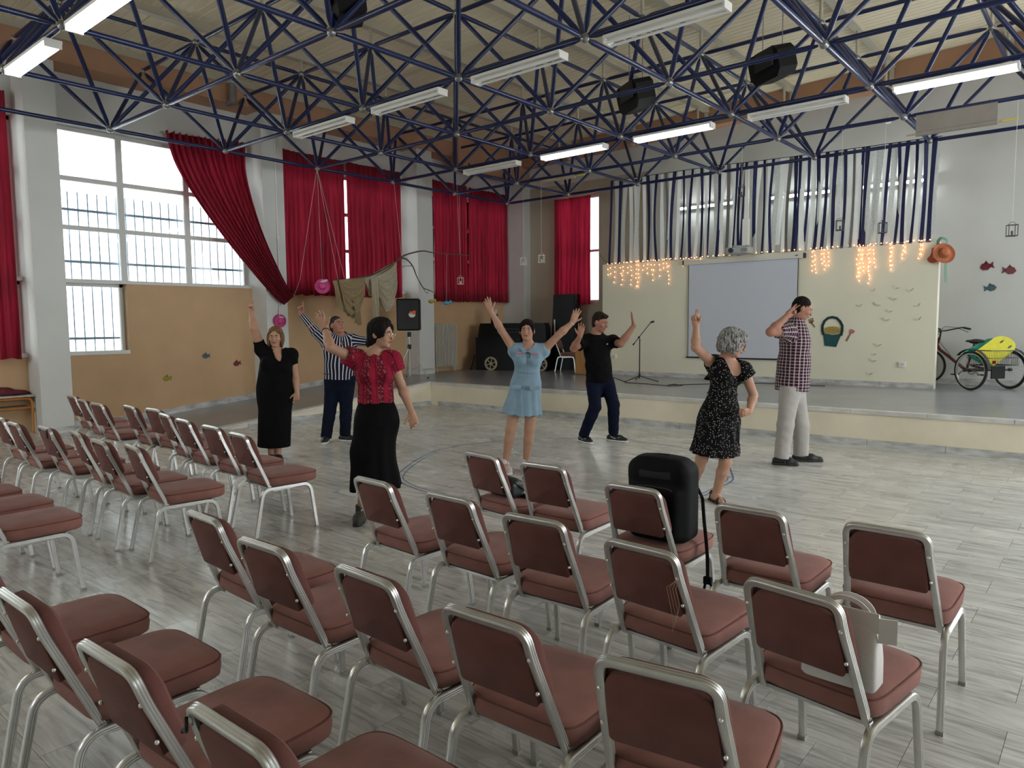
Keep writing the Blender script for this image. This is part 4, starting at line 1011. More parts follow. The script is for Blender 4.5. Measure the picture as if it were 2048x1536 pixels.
M_FR = mat('maroon_card', (.16, .015, .03), .7, var=.15, vscale=20); M_FT = mat('slate_card', (.07, .13, .15), .7); M_FY = mat('ochre_card', (.33, .27, .03), .7, var=.2, vscale=30); M_FP = mat('faded_red_card', (.20, .05, .06), .7); M_FB = mat('blue_foil', (.05, .32, .50), .4, var=.3, vscale=30)
fish('maroon paper fish on the right end wall, upper left of three', 'Y', 1973, 533, YB-.005, .20, .2, M_FR)
fish('faded red paper fish on the right end wall, nearest the edge', 'Y', 2019, 541, YB-.005, .20, .1, M_FP, -1)
fish('slate green paper fish on the right end wall, lowest of three', 'Y', 1981, 576, YB-.005, .18, -.1, M_FT, -1)
fish('yellow paper fish low on the orange wall', 'X', 334, 757, XW+.004, .15, .0, M_FY)
fish('slate grey paper fish on the orange wall', 'X', 412, 712, XW+.004, .14, .1, M_FT)
fish('red paper fish on the orange wall next to the black dress', 'X', 474, 727, XW+.004, .15, .2, M_FR)
# ================================================================== HANGING THINGS
M_THR = mat('white_thread', (.8, .78, .75), .6)
XN = -10.9
b0 = onX(790, 530, XN); br = thing('branch', 'bare forked branch hanging in front of the red curtains', 'branch', b0)
M_BARK = mat('bark', (.09, .065, .05), .9, var=.3, vscale=25, bump=.4, bscale=60)
def px_path(l, x): return [onX(a, b, x)-b0 for a, b in l]
def limb(nm, l, r0, r1, x=XN):
    p = px_path(l, x); n_ = len(p); p2 = []
    for i in range(n_*5): p2.append(lerp_path(p, i/(n_*5-1)))
    MB().tube(p2, 1, 7, scale=[r0+(r1-r0)*i/(len(p2)-1) for i in range(len(p2))]).build(nm, M_BARK, br, smooth=True)
limb('stem', [(668, 562), (720, 556), (757, 546), (790, 525), (803, 514), (820, 507), (845, 502), (865, 505), (900, 508), (936, 511)], .022, .010)
limb('twig', [(800, 517), (812, 518), (825, 532), (833, 552), (846, 575), (858, 580), (868, 585)], .016, .007)
limb('twig', [(825, 532), (810, 532), (795, 538)], .007, .004); limb('twig', [(846, 575), (851, 584), (856, 586)], .006, .003); limb('twig', [(858, 580), (853, 588)], .005, .003)
for a, b in (((690, 560), (634, 338)), ((676, 560), (634, 338)), ((920, 510), (913, 350)), ((803, 514), (788, 365))):
    MB().tube([onX(*a, XN)-b0, onX(*b, -11.1)-b0], .002, 4).build('thread', M_THR, br)
M_NET = mat('tan_net', (.52, .46, .34), .85, var=.12, vscale=25, trans=.35); M_NETB = mat('brown_net', (.36, .27, .15), .85, var=.15, vscale=25, trans=.3)
def swag(t, c, nm, p0, p1, low, x, m_, seed, tail=None):
    """cloth slung between two points of the branch, sagging to pixel low"""
    A, B, Lw = onX(*p0, x)-c, onX(*p1, x)-c, onX(*low, x)-c
    def f(side):
        def g(u, v):
            top = A.lerp(B, u); s_ = (4*u*(1-u))**.8; sk = (Lw-A.lerp(B, .5)); d = v**.9
            q = top+sk*(s_*d)+Vector((0, 0, -.05*d))
            fold = .035*math.sin(9*d*PI+seed+2*u)*s_+.02*math.sin(23*u+seed)*(1-s_*.5)*d
            return q+Vector((side*(.02+.07*s_*(1-d*.4))+fold, fold*.4, .012*math.sin(17*u+5*v+seed)*d))
        return g
    MB().grid(f(1), 40, 24).build(nm, m_, t, smooth=True, angle=None)
    MB().grid(f(-.6), 40, 18).build(nm, m_, t, smooth=True, angle=None)
def hang_strip(t, c, nm, p0, p1, low0, low1, x, m_, seed, folds=4):
    A, B, C_, D_ = (onX(*q, x)-c for q in (p0, p1, low0, low1))
    def g(u, v):
        a, b = A.lerp(B, u), C_.lerp(D_, u); w_ = .03*math.sin(2*PI*folds*u+seed+v)*(.3+v); return a.lerp(b, v)+Vector((.04+w_, w_*.5, .015*math.sin(19*u+seed)*v))
    MB().grid(g, 36, 12).build(nm, m_, t, smooth=True, angle=None)
c = onX(695, 560, XN); t = thing('draped_net', 'brown fishing net hanging on the branch beside the pink hat', 'net', c)
hang_strip(t, c, 'pleated_fall', (662, 562), (700, 558), (672, 612), (706, 636), XN, M_NETB, 1, 5); hang_strip(t, c, 'pleated_fall', (696, 558), (728, 555), (704, 640), (724, 590), XN+.03, M_NETB, 2.2, 5)
swag(t, c, 'swag', (676, 560), (727, 555), (706, 628), XN+.06, M_NETB, .4); hang_strip(t, c, 'tail', (703, 600), (716, 600), (708, 645), (717, 650), XN+.10, M_NETB, .3, 2)
c = onX(758, 550, XN); t = thing('draped_net', 'cream fishing net looped over the branch', 'net', c)
hang_strip(t, c, 'pleated_fall', (724, 556), (756, 551), (735, 590), (765, 600), XN+.02, M_NET, .6, 4); swag(t, c, 'swag', (752, 552), (792, 523), (777, 618), XN+.05, M_NET, 1.1); swag(t, c, 'swag', (730, 556), (790, 525), (764, 590), XN-.02, M_NET, 2.1)
hang_strip(t, c, 'tail', (738, 560), (752, 556), (744, 634), (752, 636), XN+.10, M_NET, 1.3, 2)
def hang_fish(label, px, py, m_, w, top):
    c = onX(px, py, XN); t = thing('hanging_fish', label, 'hanging decoration', c)
    s = SDF((-.15, -.15, -.12), (.15, .15, .12), .012); d = np.array((.2, .98, 0))
    s.ell((0, 0, 0), (w*.25, w*.5, w*.28), k=0); s.cone(d*w*.35, d*w*.62+np.array((0, 0, .02)), .02, .045, k=.02, nrm=(1, 0, 0), fl=.4)
    link('body', s.mesh('body', m_, 1), t); MB().tube([(0, 0, w*.2), onX(*top, XN)-c], .0018, 4).build('thread', M_THR, t)
hang_fish('yellow paper fish dangling from the branch tip', 862, 603, M_FY, .15, (864, 586)); hang_fish('shiny blue fish dangling from the branch', 893, 606, M_FB, .16, (893, 508))
# wire lanterns on threads
M_LW = mat('white_wire', (.72, .70, .64), .5); M_LB = mat('dark_wire', (.05, .05, .05), .5)
for px, py, Y, m_, lab in ((1047, 523, 11.42, M_LW, 'small white frame lantern hanging left of its twin, above the stage train'), (1083, 518, 11.42, M_LW, 'small white frame lantern hanging just left of the end wall curtain'), (921, 562, 11.42, M_LW, 'small white frame lantern before the corner curtains'),
    (1483, 383, 11.42, M_LB, 'small frame lantern hanging above the projector'), (1680, 451, 11.42, M_LB, 'small dark frame lantern before the streamers, left of two'), (1765, 456, 11.42, M_LB, 'small dark frame lantern before the streamers, right of two'), (2024, 461, 11.42, M_LB, 'small frame lantern on a long thread before the bare right wall')):
    c = onY(px, py, Y); t = thing('wire_lantern', lab, 'lantern', c, .4)
    a = .05
    for x in (-a, a):
        for y in (-a, a): MB().box((x, y, 0), (.008, .008, .14)).build('post', m_, t)
    for z in (-.07, .07):
        for s in (-a, a): MB().box((0, s, z), (.11, .008, .008)).build('rail', m_, t); MB().box((s, 0, z), (.008, .11, .008)).build('rail', m_, t)
    MB().box((0, 0, -.065), (.10, .10, .004)).box((0, 0, -.035), (.02, .02, .06)).build('candle', m_, t)
    MB().tube(arc((0, 0, .07), (1, 0, 0), (0, 0, 1), .04, 0, PI, 8), .003, 4).build('loop', m_, t)
    MB().tube([(0, 0, .11), (0, 0, 4.39-c.z)], .0018, 4).build('thread', M_THR, t)
# black flood boxes hung under the roof
M_BLK = mat('black_plastic', (.005, .0055, .006), .5, spec=.25, var=.2, vscale=10)
for px, py, D, lab in ((1271, 188, 10.4, 'black loudspeaker hung in the truss, middle of three'), (1544, 125, 9.6, 'black loudspeaker hung in the truss above the right side of the stage'), (690, -6, 7.2, 'black loudspeaker cut by the top edge')):
    c = atD(px, py, D); t = thing('hung_speaker', lab, 'speaker', c, -.55)
    pr2 = [(-.30, -.10), (-.22, -.19), (.22, -.19), (.30, -.10), (.30, .12), (.24, .19), (-.24, .19), (-.30, .12)]
    MB().prism(pr2, (0, .14, 0), (1, 0, 0), (0, -.25, .97), -.28 if False else .28).build('cabinet', M_BLK, t)
    MB().box((.05, -.17, .0), (.36, .02, .24)).build('grille', mat('speaker_mesh', (.02, .02, .022), .6, bump=.3, bscale=200), t)
    for x in (-.2, .2): MB().tube([(x, 0, .15), (x, 0, ceil_z(c.x)-c.z-.02)], .006, 5).build('chain', M_STEEL, t)
# rolled blinds tied under the far chord
def blind(label, x0, x1, zc, drop, m_):
    t = thing('rolled_blind', label, 'blind', ((x0+x1)/2, 11.40, zc)); h = (x1-x0)/2
    if drop: MB().grid(lambda u, v: Vector((-h+2*h*u, -.02+.03*math.sin(2.2*v), -.0-drop*v)), 8, 6).build('cloth', m_, t, smooth=True)
    MB().cyl((-h, .03, -drop), (h, .03, -drop), .035, 14).build('roll', m_, t, smooth=True)
    MB().cyl((-h-.12, .03, -drop+.0), (h+.05, .03, -drop+.0), .012, 8).build('rod', mat('wood_rod', (.45, .33, .2), .6), t)
    MB().cyl((h+.05, .03, -drop), (h+.22, .03, -drop), .013, 8).build('rod_tip', mat('yellow_tip', (.6, .5, .05), .5), t)
    for x in (-h*.8, h*.8): MB().tube([(x, 0, 0), (x, .02, .06)], .005, 5).build('tie', M_STEEL, t)
M_BLIND = mat('taupe_blind', (.26, .23, .20), .8, var=.06, vscale=5)
blind('rolled taupe blind hanging under the truss at the right', onY(1832, 240, 11.4).x, onY(1996, 212, 11.4).x, onY(1832, 232, 11.4).z, .24, M_BLIND)
blind('furled beige banner on a yellow-tipped rod in the far left corner of the truss', onY(1082, 368, 11.4).x, onY(1148, 358, 11.4).x, onY(1110, 356, 11.4).z, .02, mat('beige_banner', (.42, .34, .24), .8))
sm = thing('smoke_detector', 'small white detector on the wall above the streamers', 'detector', onY(1777, 240, YB))
MB().lathe([(.001, .05), (.05, .048), (.07, .02), (.07, 0)], axis=(0, -1, 0), n=20).build('housing', M_FIX, sm, smooth=True)
dp = thing('drain_pipe', 'grey pipe elbow at the brown beam above the tied curtain', 'pipe', onX(463, 190, XC+.1))
MB().tube(fillet([(-.1, 0, -.12), (.05, 0, -.12), (.05, .0, .18)], .08), .06, 12).build('elbow', mat('pipe_grey', (.18, .17, .16), .5), dp, smooth=True)
cnd = thing('cable_conduit', 'white cable conduit running down the middle white pier', 'conduit', (XC+.012, 7.60, 1.9))
MB().cyl((0, 0, 0), (0, 0, 3.4), .014, 8).build('pipe', M_FIX, cnd)
for z in (.3, 1.3, 2.3, 3.2): MB().box((0, 0, z), (.03, .05, .02)).build('clip', M_FIX, cnd)

# ================================================================== ON THE STAGE
# radiator
y0, y1 = yx(871, 690, -12.4), yx(914, 690, -12.4); rd = thing('radiator', 'tall cream ribbed radiator on the orange wall by the far pier', 'radiator', (-12.44, (y0+y1)/2, ST+.12)); H = 1.02; n = 15
for k in range(n):
    y = (k-(n-1)/2)*(y1-y0)/n
    MB().box((0, y, H/2), (.10, (y1-y0)/n*.55, H)).build('section', mat('radiator_cream', (.60, .58, .49), .4), rd)
for z in (.05, H-.05): MB().cyl((0, -(y1-y0)/2, z), (0, (y1-y0)/2, z), .02, 8).build('header', MATS['radiator_cream'], rd)
MB().box((0, -(y1-y0)*.4, -.06), (.03, .03, .12)).box((0, (y1-y0)*.4, -.06), (.03, .03, .12)).build('feet', MATS['radiator_cream'], rd)
# loudspeaker on tripod
tp = onZ(820, 752, ST); tp = Vector((-11.3, 10.45, ST)); tp = CAM+(onZ(820, 748, ST)-CAM)*1.0
d_ = ray(819, 700); tp = CAM+d_*(-11.45/d_.x); tp.z = ST
ts = thing('speaker_tripod', 'silver and black tripod carrying a loudspeaker before the far pier', 'speaker stand', tp)
M_SIL = mat('silver_tube', (.62, .60, .55), .35, metal=.6); M_BLM = mat('black_metal', (.012, .012, .013), .4)
MB().cyl((0, 0, .05), (0, 0, 1.0), .018, 10).build('pole', M_SIL, ts, smooth=True)
for z in (.66, .92): MB().cyl((0, 0, z-.05), (0, 0, z+.05), .04, 10).build('collar', M_BLM, ts, smooth=True)
for k in range(3):
    a = .5+k*2*PI/3; v = Vector((math.cos(a), math.sin(a), 0)); lg = MB().cyl(v*.03+Vector((0, 0, .62)), v*.40+Vector((0, 0, .015)), .012, 8).build('leg', M_SIL, ts, smooth=True)
    MB().ball(v*.40+Vector((0, 0, .018)), .018, 8, 6).build('rubber_foot', M_BLM, lg)
    MB().cyl(Vector((0, 0, .16)), v*.24+Vector((0, 0, .27)), .008, 6).build('brace', M_SIL, ts)
spk = thing('loudspeaker', 'black loudspeaker with an orange clownfish sticker on a tripod', 'speaker', tp+Vector((0, 0, 1.0)), .72)
s = SDF((-.3, -.3, 0), (.3, .3, .72), .014); s.rbox((0, 0, .33), (.235, .18, .33), .03, k=0); link('cabinet', s.mesh('cabinet', M_BLK, 1), spk)
MB().box((0, -.182, .33), (.42, .01, .60)).build('grille', MATS['speaker_mesh'], spk)
MB().prism([(.07*math.cos(t)+.09, .06*math.sin(t)+.33) for t in [i*PI/9 for i in range(18)]], (0, -.188, 0), (1, 0, 0), (0, 0, 1), .004).build('sticker', mat('sticker_white', (.75, .74, .72), .5), spk)
MB().prism([(.03, .36), (.06, .41), (.09, .37), (.12, .42), (.17, .40), (.16, .33), (.10, .34)], (0, -.192, 0), (1, 0, 0), (0, 0, 1), .004).build('sticker_fish', mat('sticker_orange', (.75, .16, .02), .5), spk)
# black stage train
t0 = onZ(952, 743, ST); t1 = onZ(1092, 743, ST); t0 = onY(952, 742, 13.0); t1 = onY(1092, 742, 13.55)
ctr = (t0+t1)/2; ctr.z = ST; ang = math.atan2(t1.y-t0.y, t1.x-t0.x); W_ = (t1-t0).length
tr = thing('stage_train', 'black plywood train with tan spoked wheels on the stage', 'stage prop', ctr, ang)
M_PLY = mat('black_painted_ply', (.004, .005, .0055), .4, var=.3, vscale=5, spec=.25)
px_m = 1447/15.6
MB().box((0, .2, .40), (W_, .40, .80)).build('lower_body', M_PLY, tr)
bo = [(-W_/2+.05, .80), (-W_/2+.09, 1.05), (-W_/2+.12, 1.14), (W_/2-.05, 1.14), (W_/2-.02, 1.05), (W_/2, .80)]
MB().prism(bo, (0, .36, 0), (1, 0, 0), (0, 0, 1), .34).build('boiler', M_PLY, tr)
MB().box((-W_/2+.42, .2, 1.24), (.13, .13, .24)).build('chimney', M_PLY, tr)
s = SDF((-.3, -.1, -.1), (.3, .1, .3), .014); 
for q in ((0, 0, .03, .07), (-.07, 0, .09, .06), (-.12, 0, .06, .045), (.04, 0, .08, .05)): s.ell(q[:3], (q[3], .03, q[3]), k=.02)
link('smoke', s.mesh('smoke', mat('white_paper', (.62, .62, .61), .7, var=.1, vscale=20), 1), tr, (-W_/2+.42, .2, 1.36))
for z in (.92, 1.0): MB().box((.15, .0, z), (W_*.55, .02, .012)).build('trim_line', mat('dark_grey_trim', (.035, .036, .04), .4), tr)
M_WHL = mat('tan_wheel', (.42, .36, .24), .6, var=.1, vscale=12)
for x in (-W_/2+.42, W_/2-.12):
    wl_ = thing('x', '', '') if False else None
    wh = MB().lathe([(.125, -.015), (.165, -.015), (.165, .015), (.125, .015), (.125, -.015)], axis=(0, 1, 0), n=28).build('wheel', M_WHL, tr, smooth=True, loc=(x, -.03, .165))
    for k in range(6): a = k*PI/3+.3; MB().box((math.cos(a)*.07, 0, math.sin(a)*.07), (.15, .018, .022), Matrix.Rotation(-a, 3, 'Y')).build('spoke', M_WHL, wh)
    MB().cyl((0, -.02, 0), (0, .02, 0), .03, 12).build('hub', M_WHL, wh)
cbp = onY(1126, 740, 14.15); cbp.z = ST
cb_ = thing('stage_cab', 'tall black panel box standing behind the train and the lone chair', 'stage prop', cbp, .25)
MB().add([(-.33, 0, 0), (.33, 0, 0), (.33, .35, 0), (-.33, .35, 0), (-.24, 0, 1.82), (.33, 0, 1.82), (.33, .30, 1.82), (-.24, .30, 1.82), ], [(0, 3, 2, 1), (4, 5, 6, 7), (0, 1, 5, 4), (1, 2, 6, 5), (2, 3, 7, 6), (3, 0, 4, 7)]).build('carcass', M_PLY, cb_)
MB().box((.03, -.012, .95), (.54, .02, 1.6)).build('front_panel', M_PLY, cb_); MB().box((-.20, -.035, 1.05), (.03, .03, .34)).build('handle', M_SIL, cb_)
lb = thing('leaning_board', 'dark board leaning at the left end of the train', 'board', onY(944, 741, 12.95), .6)
MB().box((0, 0, .19), (.03, .22, .40), Matrix.Rotation(.28, 3, 'Y')).build('panel', mat('dark_board', (.03, .02, .018), .6), lb); MB().box((-.02, 0, .02), (.04, .2, .03)).build('foot', MATS['dark_board'], lb)
lcp = onZ(1163, 750, ST); lc = thing('lectern', 'small wooden lectern box behind the man in the black shirt', 'lectern', lcp, -.12)
M_WOOD = mat('honey_wood', (.46, .24, .085), .5, var=.15, vscale=3, stretch=(6, 6, .6))
MB().box((0, .2, .33), (.40, .36, .62)).build('cabinet', M_WOOD, lc); MB().box((0, .2, .655), (.46, .42, .03)).build('top', M_WOOD, lc); MB().box((0, .2, .012), (.42, .38, .024)).build('plinth', M_DRIB, lc)
# microphone stand
mp_ = onZ(1279, 763, ST); ms = thing('microphone_stand', 'black microphone stand with a raised boom on the stage', 'microphone stand', mp_)
MB().cyl((0, 0, .06), (0, 0, .82), .011, 8).build('pole', M_BLM, ms, smooth=True); MB().cyl((0, 0, .09), (0, 0, .15), .022, 8).build('hub', M_BLM, ms)
for k in range(3):
    a = .2+k*2*PI/3; v = Vector((math.cos(a), math.sin(a), 0)); lg = MB().cyl(Vector((0, 0, .11)), v*.36+Vector((0, 0, .012)), .009, 6).build('leg', M_BLM, ms); MB().ball(v*.36+Vector((0, 0, .014)), .014, 8, 6).build('rubber_foot', M_BLM, lg)
e0, e1 = onY(1266, 690, mp_.y)-mp_, onY(1303, 643, mp_.y-.05)-mp_
MB().cyl(e0, e1, .007, 6).build('boom', M_BLM, ms); MB().ball(e0.lerp(e1, .33), .024, 8, 6).build('clutch', M_BLM, ms); MB().cyl(e0, e0.lerp(e1, .08), .014, 8).build('counterweight', M_BLM, ms)
MB().cyl(e1-(e1-e0).normalized()*.02, e1+Vector((.05, 0, .0)), .018, 8).build('clip', M_BLM, ms)
cbw = MB().tube([onZ(x, y, ST+.006) for x, y in ((1220, 752), (1255, 765), (1300, 768), (1340, 772), (1365, 771), (1350, 768), (1335, 770), (1400, 768), (1520, 766), (1650, 772))], .006, 5).build('floor_cable', MATS['dark_cable'], smooth=True)
tag(cbw, 'black microphone cable lying across the stage floor', 'cable')

# ================================================================== TRICYCLE
wA, wB = onZ(1938, 780, ST), onZ(2020, 777, ST)
wA = Vector((-1.86, 13.60, ST)); wB = Vector((-1.40, 14.22, ST))
ax_ = (wB-wA); AX = ax_.length; ctr = (wA+wB)/2; fwd_ = Vector((-ax_.y, ax_.x, 0)).normalized(); tk_ang = math.atan2(fwd_.y, fwd_.x)
tk = thing('tricycle', 'dark red adult tricycle with a rear wire basket beside the partition', 'tricycle', ctr, tk_ang)   # local +x forward, y left
M_TYRE = mat('tyre', (.012, .012, .013), .7); M_RIM = mat('rim', (.5, .5, .5), .3, metal=.9); M_FRM = mat('dark_red_frame', (.10, .010, .014), .35)
def wheel(nm, c, R):
    w_ = MB().lathe([(R-.035, -.014), (R-.012, -.02), (R, 0), (R-.012, .02), (R-.035, .014), (R-.035, -.014)], axis=(0, 1, 0), n=40).build(nm, M_TYRE, tk, smooth=True, loc=c)
    MB().lathe([(R-.05, -.011), (R-.033, -.013), (R-.033, .013), (R-.05, .011), (R-.05, -.011)], axis=(0, 1, 0), n=40).build('rim', M_RIM, w_, smooth=True)
    sp_ = MB()
    for k in range(20): a = k*PI/10; sp_.cyl((.02*math.cos(a+.6), .015*(-1)**k, .02*math.sin(a+.6)), (math.cos(a)*(R-.05), 0, math.sin(a)*(R-.05)), .0016, 4)
    tag(sp_.build('spokes', M_RIM, w_), kind='stuff'); MB().cyl((0, -.03, 0), (0, .03, 0), .025, 10).build('hub', M_BLM, w_); return w_
RW = .315
wheel('wheel', (0, AX/2, RW), RW); wheel('wheel', (0, -AX/2, RW), RW); fwh = wheel('wheel', (1.33, 0, RW), RW); fwh.rotation_euler.z = .645
for sy in (-1, 1): MB().sweep([Vector((-(RW+.035)*math.cos(t), sy*AX/2, RW+(RW+.035)*math.sin(t))) for t in [.1+2.3*i/16 for i in range(17)]], [(-.03, -.002), (.03, -.002), (.03, .002), (-.03, .002)]).build('mudguard', M_TYRE, tk, smooth=True)
def tb(nm, pts, r, m_=M_FRM): MB().tube(fillet(pts, .05), r, 8).build(nm, m_, tk, smooth=True)
tb('axle', [(0, -AX/2, RW), (0, AX/2, RW)], .016, M_BLM); tb('main_tube', [(.05, 0, RW), (.48, 0, RW-.02), (1.04, 0, .62), (1.10, 0, .70)], .026)
tb('head_tube', [(1.14, 0, .60), (1.05, 0, .82)], .024); tb('fork', [(1.33, .05, RW), (1.16, .05, .60), (1.14, -.05, .60), (1.33, -.05, RW)], .012)
tb('seat_tube', [(.46, 0, RW-.02), (.32, 0, .74)], .018); tb('rear_stay', [(.10, .18, RW), (.38, 0, RW)], .012); tb('rear_stay', [(.10, -.18, RW), (.38, 0, RW)], .012)
tb('stem', [(1.05, 0, .80), (1.02, 0, .93)], .013, M_BLM); tb('handlebar', [(.72, .31, .97), (.86, .28, 1.0), (1.04, .10, .94), (1.04, -.10, .94), (.86, -.28, 1.0), (.72, -.31, .97)], .011, M_BLM)
for sy in (-1, 1): tb('grip', [(.84, sy*.285, .995), (.72, sy*.31, .97)], .018, M_BLM); tb('brake_lever', [(.90, sy*.25, .98), (.80, sy*.27, .94), (.74, sy*.29, .92)], .005, M_BLM)
tb('brake_cable', [(.88, -.25, .99), (1.05, -.1, 1.02), (1.12, 0, .85), (1.1, 0, .62)], .004, M_BLM); tb('brake_cable', [(.88, .25, .99), (1.08, .1, 1.05), (1.1, 0, .8), (.7, 0, .42)], .004, M_BLM)
s = SDF((.0, -.18, .66), (.56, .18, .88), .012); s.ell((.27, 0, .77), (.12, .13, .04), k=.02); s.cone((.30, 0, .775), (.47, 0, .775), .06, .028, k=.03, nrm=(0, 0, 1), fl=.6); link('saddle', s.mesh('saddle', M_TYRE, 1), tk)
for y in (-.05, .05): tb('saddle_spring', [(.24, y, .76), (.26, y, .68)], .014, M_STEEL)
MB().cyl((.42, -.09, RW-.02), (.42, .09, RW-.02), .03, 10).build('bottom_bracket', M_BLM, tk); MB().lathe([(.07, -.003), (.085, -.003), (.085, .003), (.07, .003), (.07, -.003)], c=(.42, -.06, RW-.02), axis=(0, 1, 0), n=24).build('chainring', M_STEEL, tk)
for s_ in (-1, 1): tb('crank', [(.42, s_*.08, RW-.02), (.42+s_*.13, s_*.09, RW-.10)], .009, M_STEEL); MB().box((.42+s_*.13, s_*.14, RW-.10), (.09, .09, .02)).build('pedal', M_BLM, tk)
tb('chain_guard', [(.05, -.06, RW), (.42, -.06, RW+.05)], .018, M_FRM); MB().box((-.14, .0, RW-.02), (.02, .26, .22)).build('rear_plate', M_BLM, tk)
M_BSK = mat('basket_wire', (.015, .015, .016), .4); bs = MB(); bx0, bx1, by, bz0, bz1 = -.26, .20, .27, .40, .64
for z in (bz0, (bz0+bz1)/2, bz1): bs.tube([(bx0, -by, z), (bx1, -by, z), (bx1, by, z), (bx0, by, z)], .005 if z != bz1 else .008, 5, closed=True)
nw = 18
for k in range(nw+1):
    y = -by+2*by*k/nw; bs.cyl((bx0, y, bz0), (bx0, y, bz1), .0028, 4); bs.cyl((bx1, y, bz0), (bx1, y, bz1), .0028, 4); bs.cyl((bx0, y, bz0), (bx1, y, bz0), .0028, 4)
for k in range(15):
    x = bx0+(bx1-bx0)*k/14
    for sy in (-1, 1): bs.cyl((x, sy*by, bz0), (x, sy*by, bz1), .0028, 4)
tag(bs.build('basket', M_BSK, tk), kind='stuff'); MB().box((-.27, .22, .46), (.02, .05, .05)).build('reflector', mat('red_reflector', (.16, .006, .01), .2), tk)
def board(nm, label, loc, rot, L_, W2, m_, holes):
    o_ = thing(nm, label, 'kickboard', loc); o_.rotation_euler = rot
    pl = [(-L_/2, -W2/2), (L_/2-W2/2, -W2/2)]+[(L_/2-W2/2+W2/2*math.cos(t), W2/2*math.sin(t)) for t in [-PI/2+PI*i/14 for i in range(15)]]+[(-L_/2, W2/2)]
    MB().prism(pl, (0, 0, 0), (1, 0, 0), (0, 1, 0), .035).build('foam', m_, o_)
    for a, b in holes: MB().prism([(a+.045*math.cos(t), b+.015*math.sin(t)) for t in [i*PI/6 for i in range(12)]], (0, 0, .0345), (1, 0, 0), (0, 1, 0), .0015).build('grip_slot', mat('slot_dark', (.02, .12, .10), .7), o_)
    return o_
M_YB = mat('yellow_foam', (.70, .66, .05), .6, var=.06, vscale=20); M_GB = mat('green_foam', (.01, .22, .16), .6, var=.1, vscale=20)
def tk_pt(x, y, z): return Matrix.Translation(ctr) @ Matrix.Rotation(tk_ang, 4, 'Z') @ Vector((x, y, z))
vy = Matrix.Rotation(tk_ang, 4, 'Z') @ Matrix.Rotation(-PI/2, 4, 'Z') @ Matrix.Rotation(-.55, 4, 'Y') @ Matrix.Rotation(.75, 4, 'X')
board('kickboard', 'yellow foam kickboard sticking out of the tricycle basket', tk_pt(-.08, -.02, .64), vy.to_euler(), .60, .34, M_YB, ((.16, .05), (.16, -.09)))
vg = Matrix.Rotation(tk_ang, 4, 'Z') @ Matrix.Rotation(-PI/2, 4, 'Z') @ Matrix.Rotation(-.42, 4, 'Y') @ Matrix.Rotation(.6, 4, 'X')
board('kickboard', 'green foam kickboard tucked under the yellow one', tk_pt(.06, .02, .63), vg.to_euler(), .62, .34, M_GB, ())

# ================================================================== LEFT EDGE: table and cloth
ft = onZ(66, 866, 0.); tbp = Vector((ft.x, ft.y, 0)); tbl = thing('school_table', 'school table with orange tubular legs at the left edge', 'table', tbp)
M_ORM = mat('orange_tube', (.55, .19, .02), .4); M_TOP = mat('grey_laminate', (.42, .41, .36), .4)
tz = onX(62, 789, ft.x).z; TW, TL_ = .62, 1.1
MB().box((-.14, -TL_/2+.06, tz-.012), (.46, TL_, .024)).build('table_top', M_TOP, tbl)
for sx in (.05, -.34): MB().tube(fillet([(sx, .0, .0), (sx, .0, tz-.05), (sx, -TL_+.12, tz-.05), (sx, -TL_+.12, 0)], .08), .016, 8).build('leg_frame', M_ORM, tbl, smooth=True)
MB().tube([(.05, 0, tz-.19), (.05, -TL_+.12, tz-.19)], .012, 8).build('stretcher', M_ORM, tbl, smooth=True); MB().tube([(.05, -.02, tz-.05), (-.34, -.02, tz-.05)], .012, 8).build('cross_tube', M_ORM, tbl, smooth=True)
MB().box((-.14, -TL_/2+.06, tz-.17), (.36, .9, .012)).build('book_shelf', mat('brown_shelf', (.18, .11, .06), .6), tbl)
s = SDF((-.3, -.5, 0), (.3, .2, .2), .012); s.ell((0, -.12, .03), (.14, .22, .045), k=.02); s.ell((0, -.22, .07), (.10, .12, .05), k=.05); s.cone((0, 0, .02), (.02, .12, .012), .03, .012, k=.03, nrm=(0, 0, 1), fl=.6)
s.field(lambda X, Y, Z: .006*np.sin(X*60)*np.sin(Y*45+Z*50)); s.cut((0, 0, 0.003), (0, 0, -1))
bgc = thing('folded_cloth', 'crumpled maroon cloth lying on the school table', 'cloth', tbp+Vector((-.15, -.08, tz+.001))); link('cloth', s.mesh('cloth', mat('maroon_cloth', (.12, .012, .025), .8, var=.2, vscale=15), 2), bgc)

# ================================================================== CHALK CIRCLE ON THE FLOOR
M_CHALK = mat('blue_chalk', (.09, .15, .27), .9, var=.4, vscale=30)
cp = [onZ(*q, 0) for q in ((800, 945), (880, 899), (1000, 882), (1120, 876), (1240, 880), (1350, 893), (1440, 917), (1466, 950), (1450, 970), (1400, 994), (1300, 1008), (1200, 1014), (1080, 1014), (960, 1008), (880, 993), (805, 965))]
cc = sum((p for p in cp), Vector())/len(cp)
ring = []
for i in range(160):
    f = i/160*len(cp); k = int(f); u_ = f-k; p = [cp[(k-1) % len(cp)], cp[k], cp[(k+1) % len(cp)], cp[(k+2) % len(cp)]]
    ring.append(p[1]+(p[2]-p[0])*.5*u_+(p[0]*2-p[1]*5+p[2]*4-p[3])*.5*u_*u_+(p[1]*3-p[0]-p[2]*3+p[3])*.5*u_**3)
ck = thing('chalk_circle', 'hand-drawn blue chalk circle on the marble floor', 'floor marking', (cc.x, cc.y, 0))
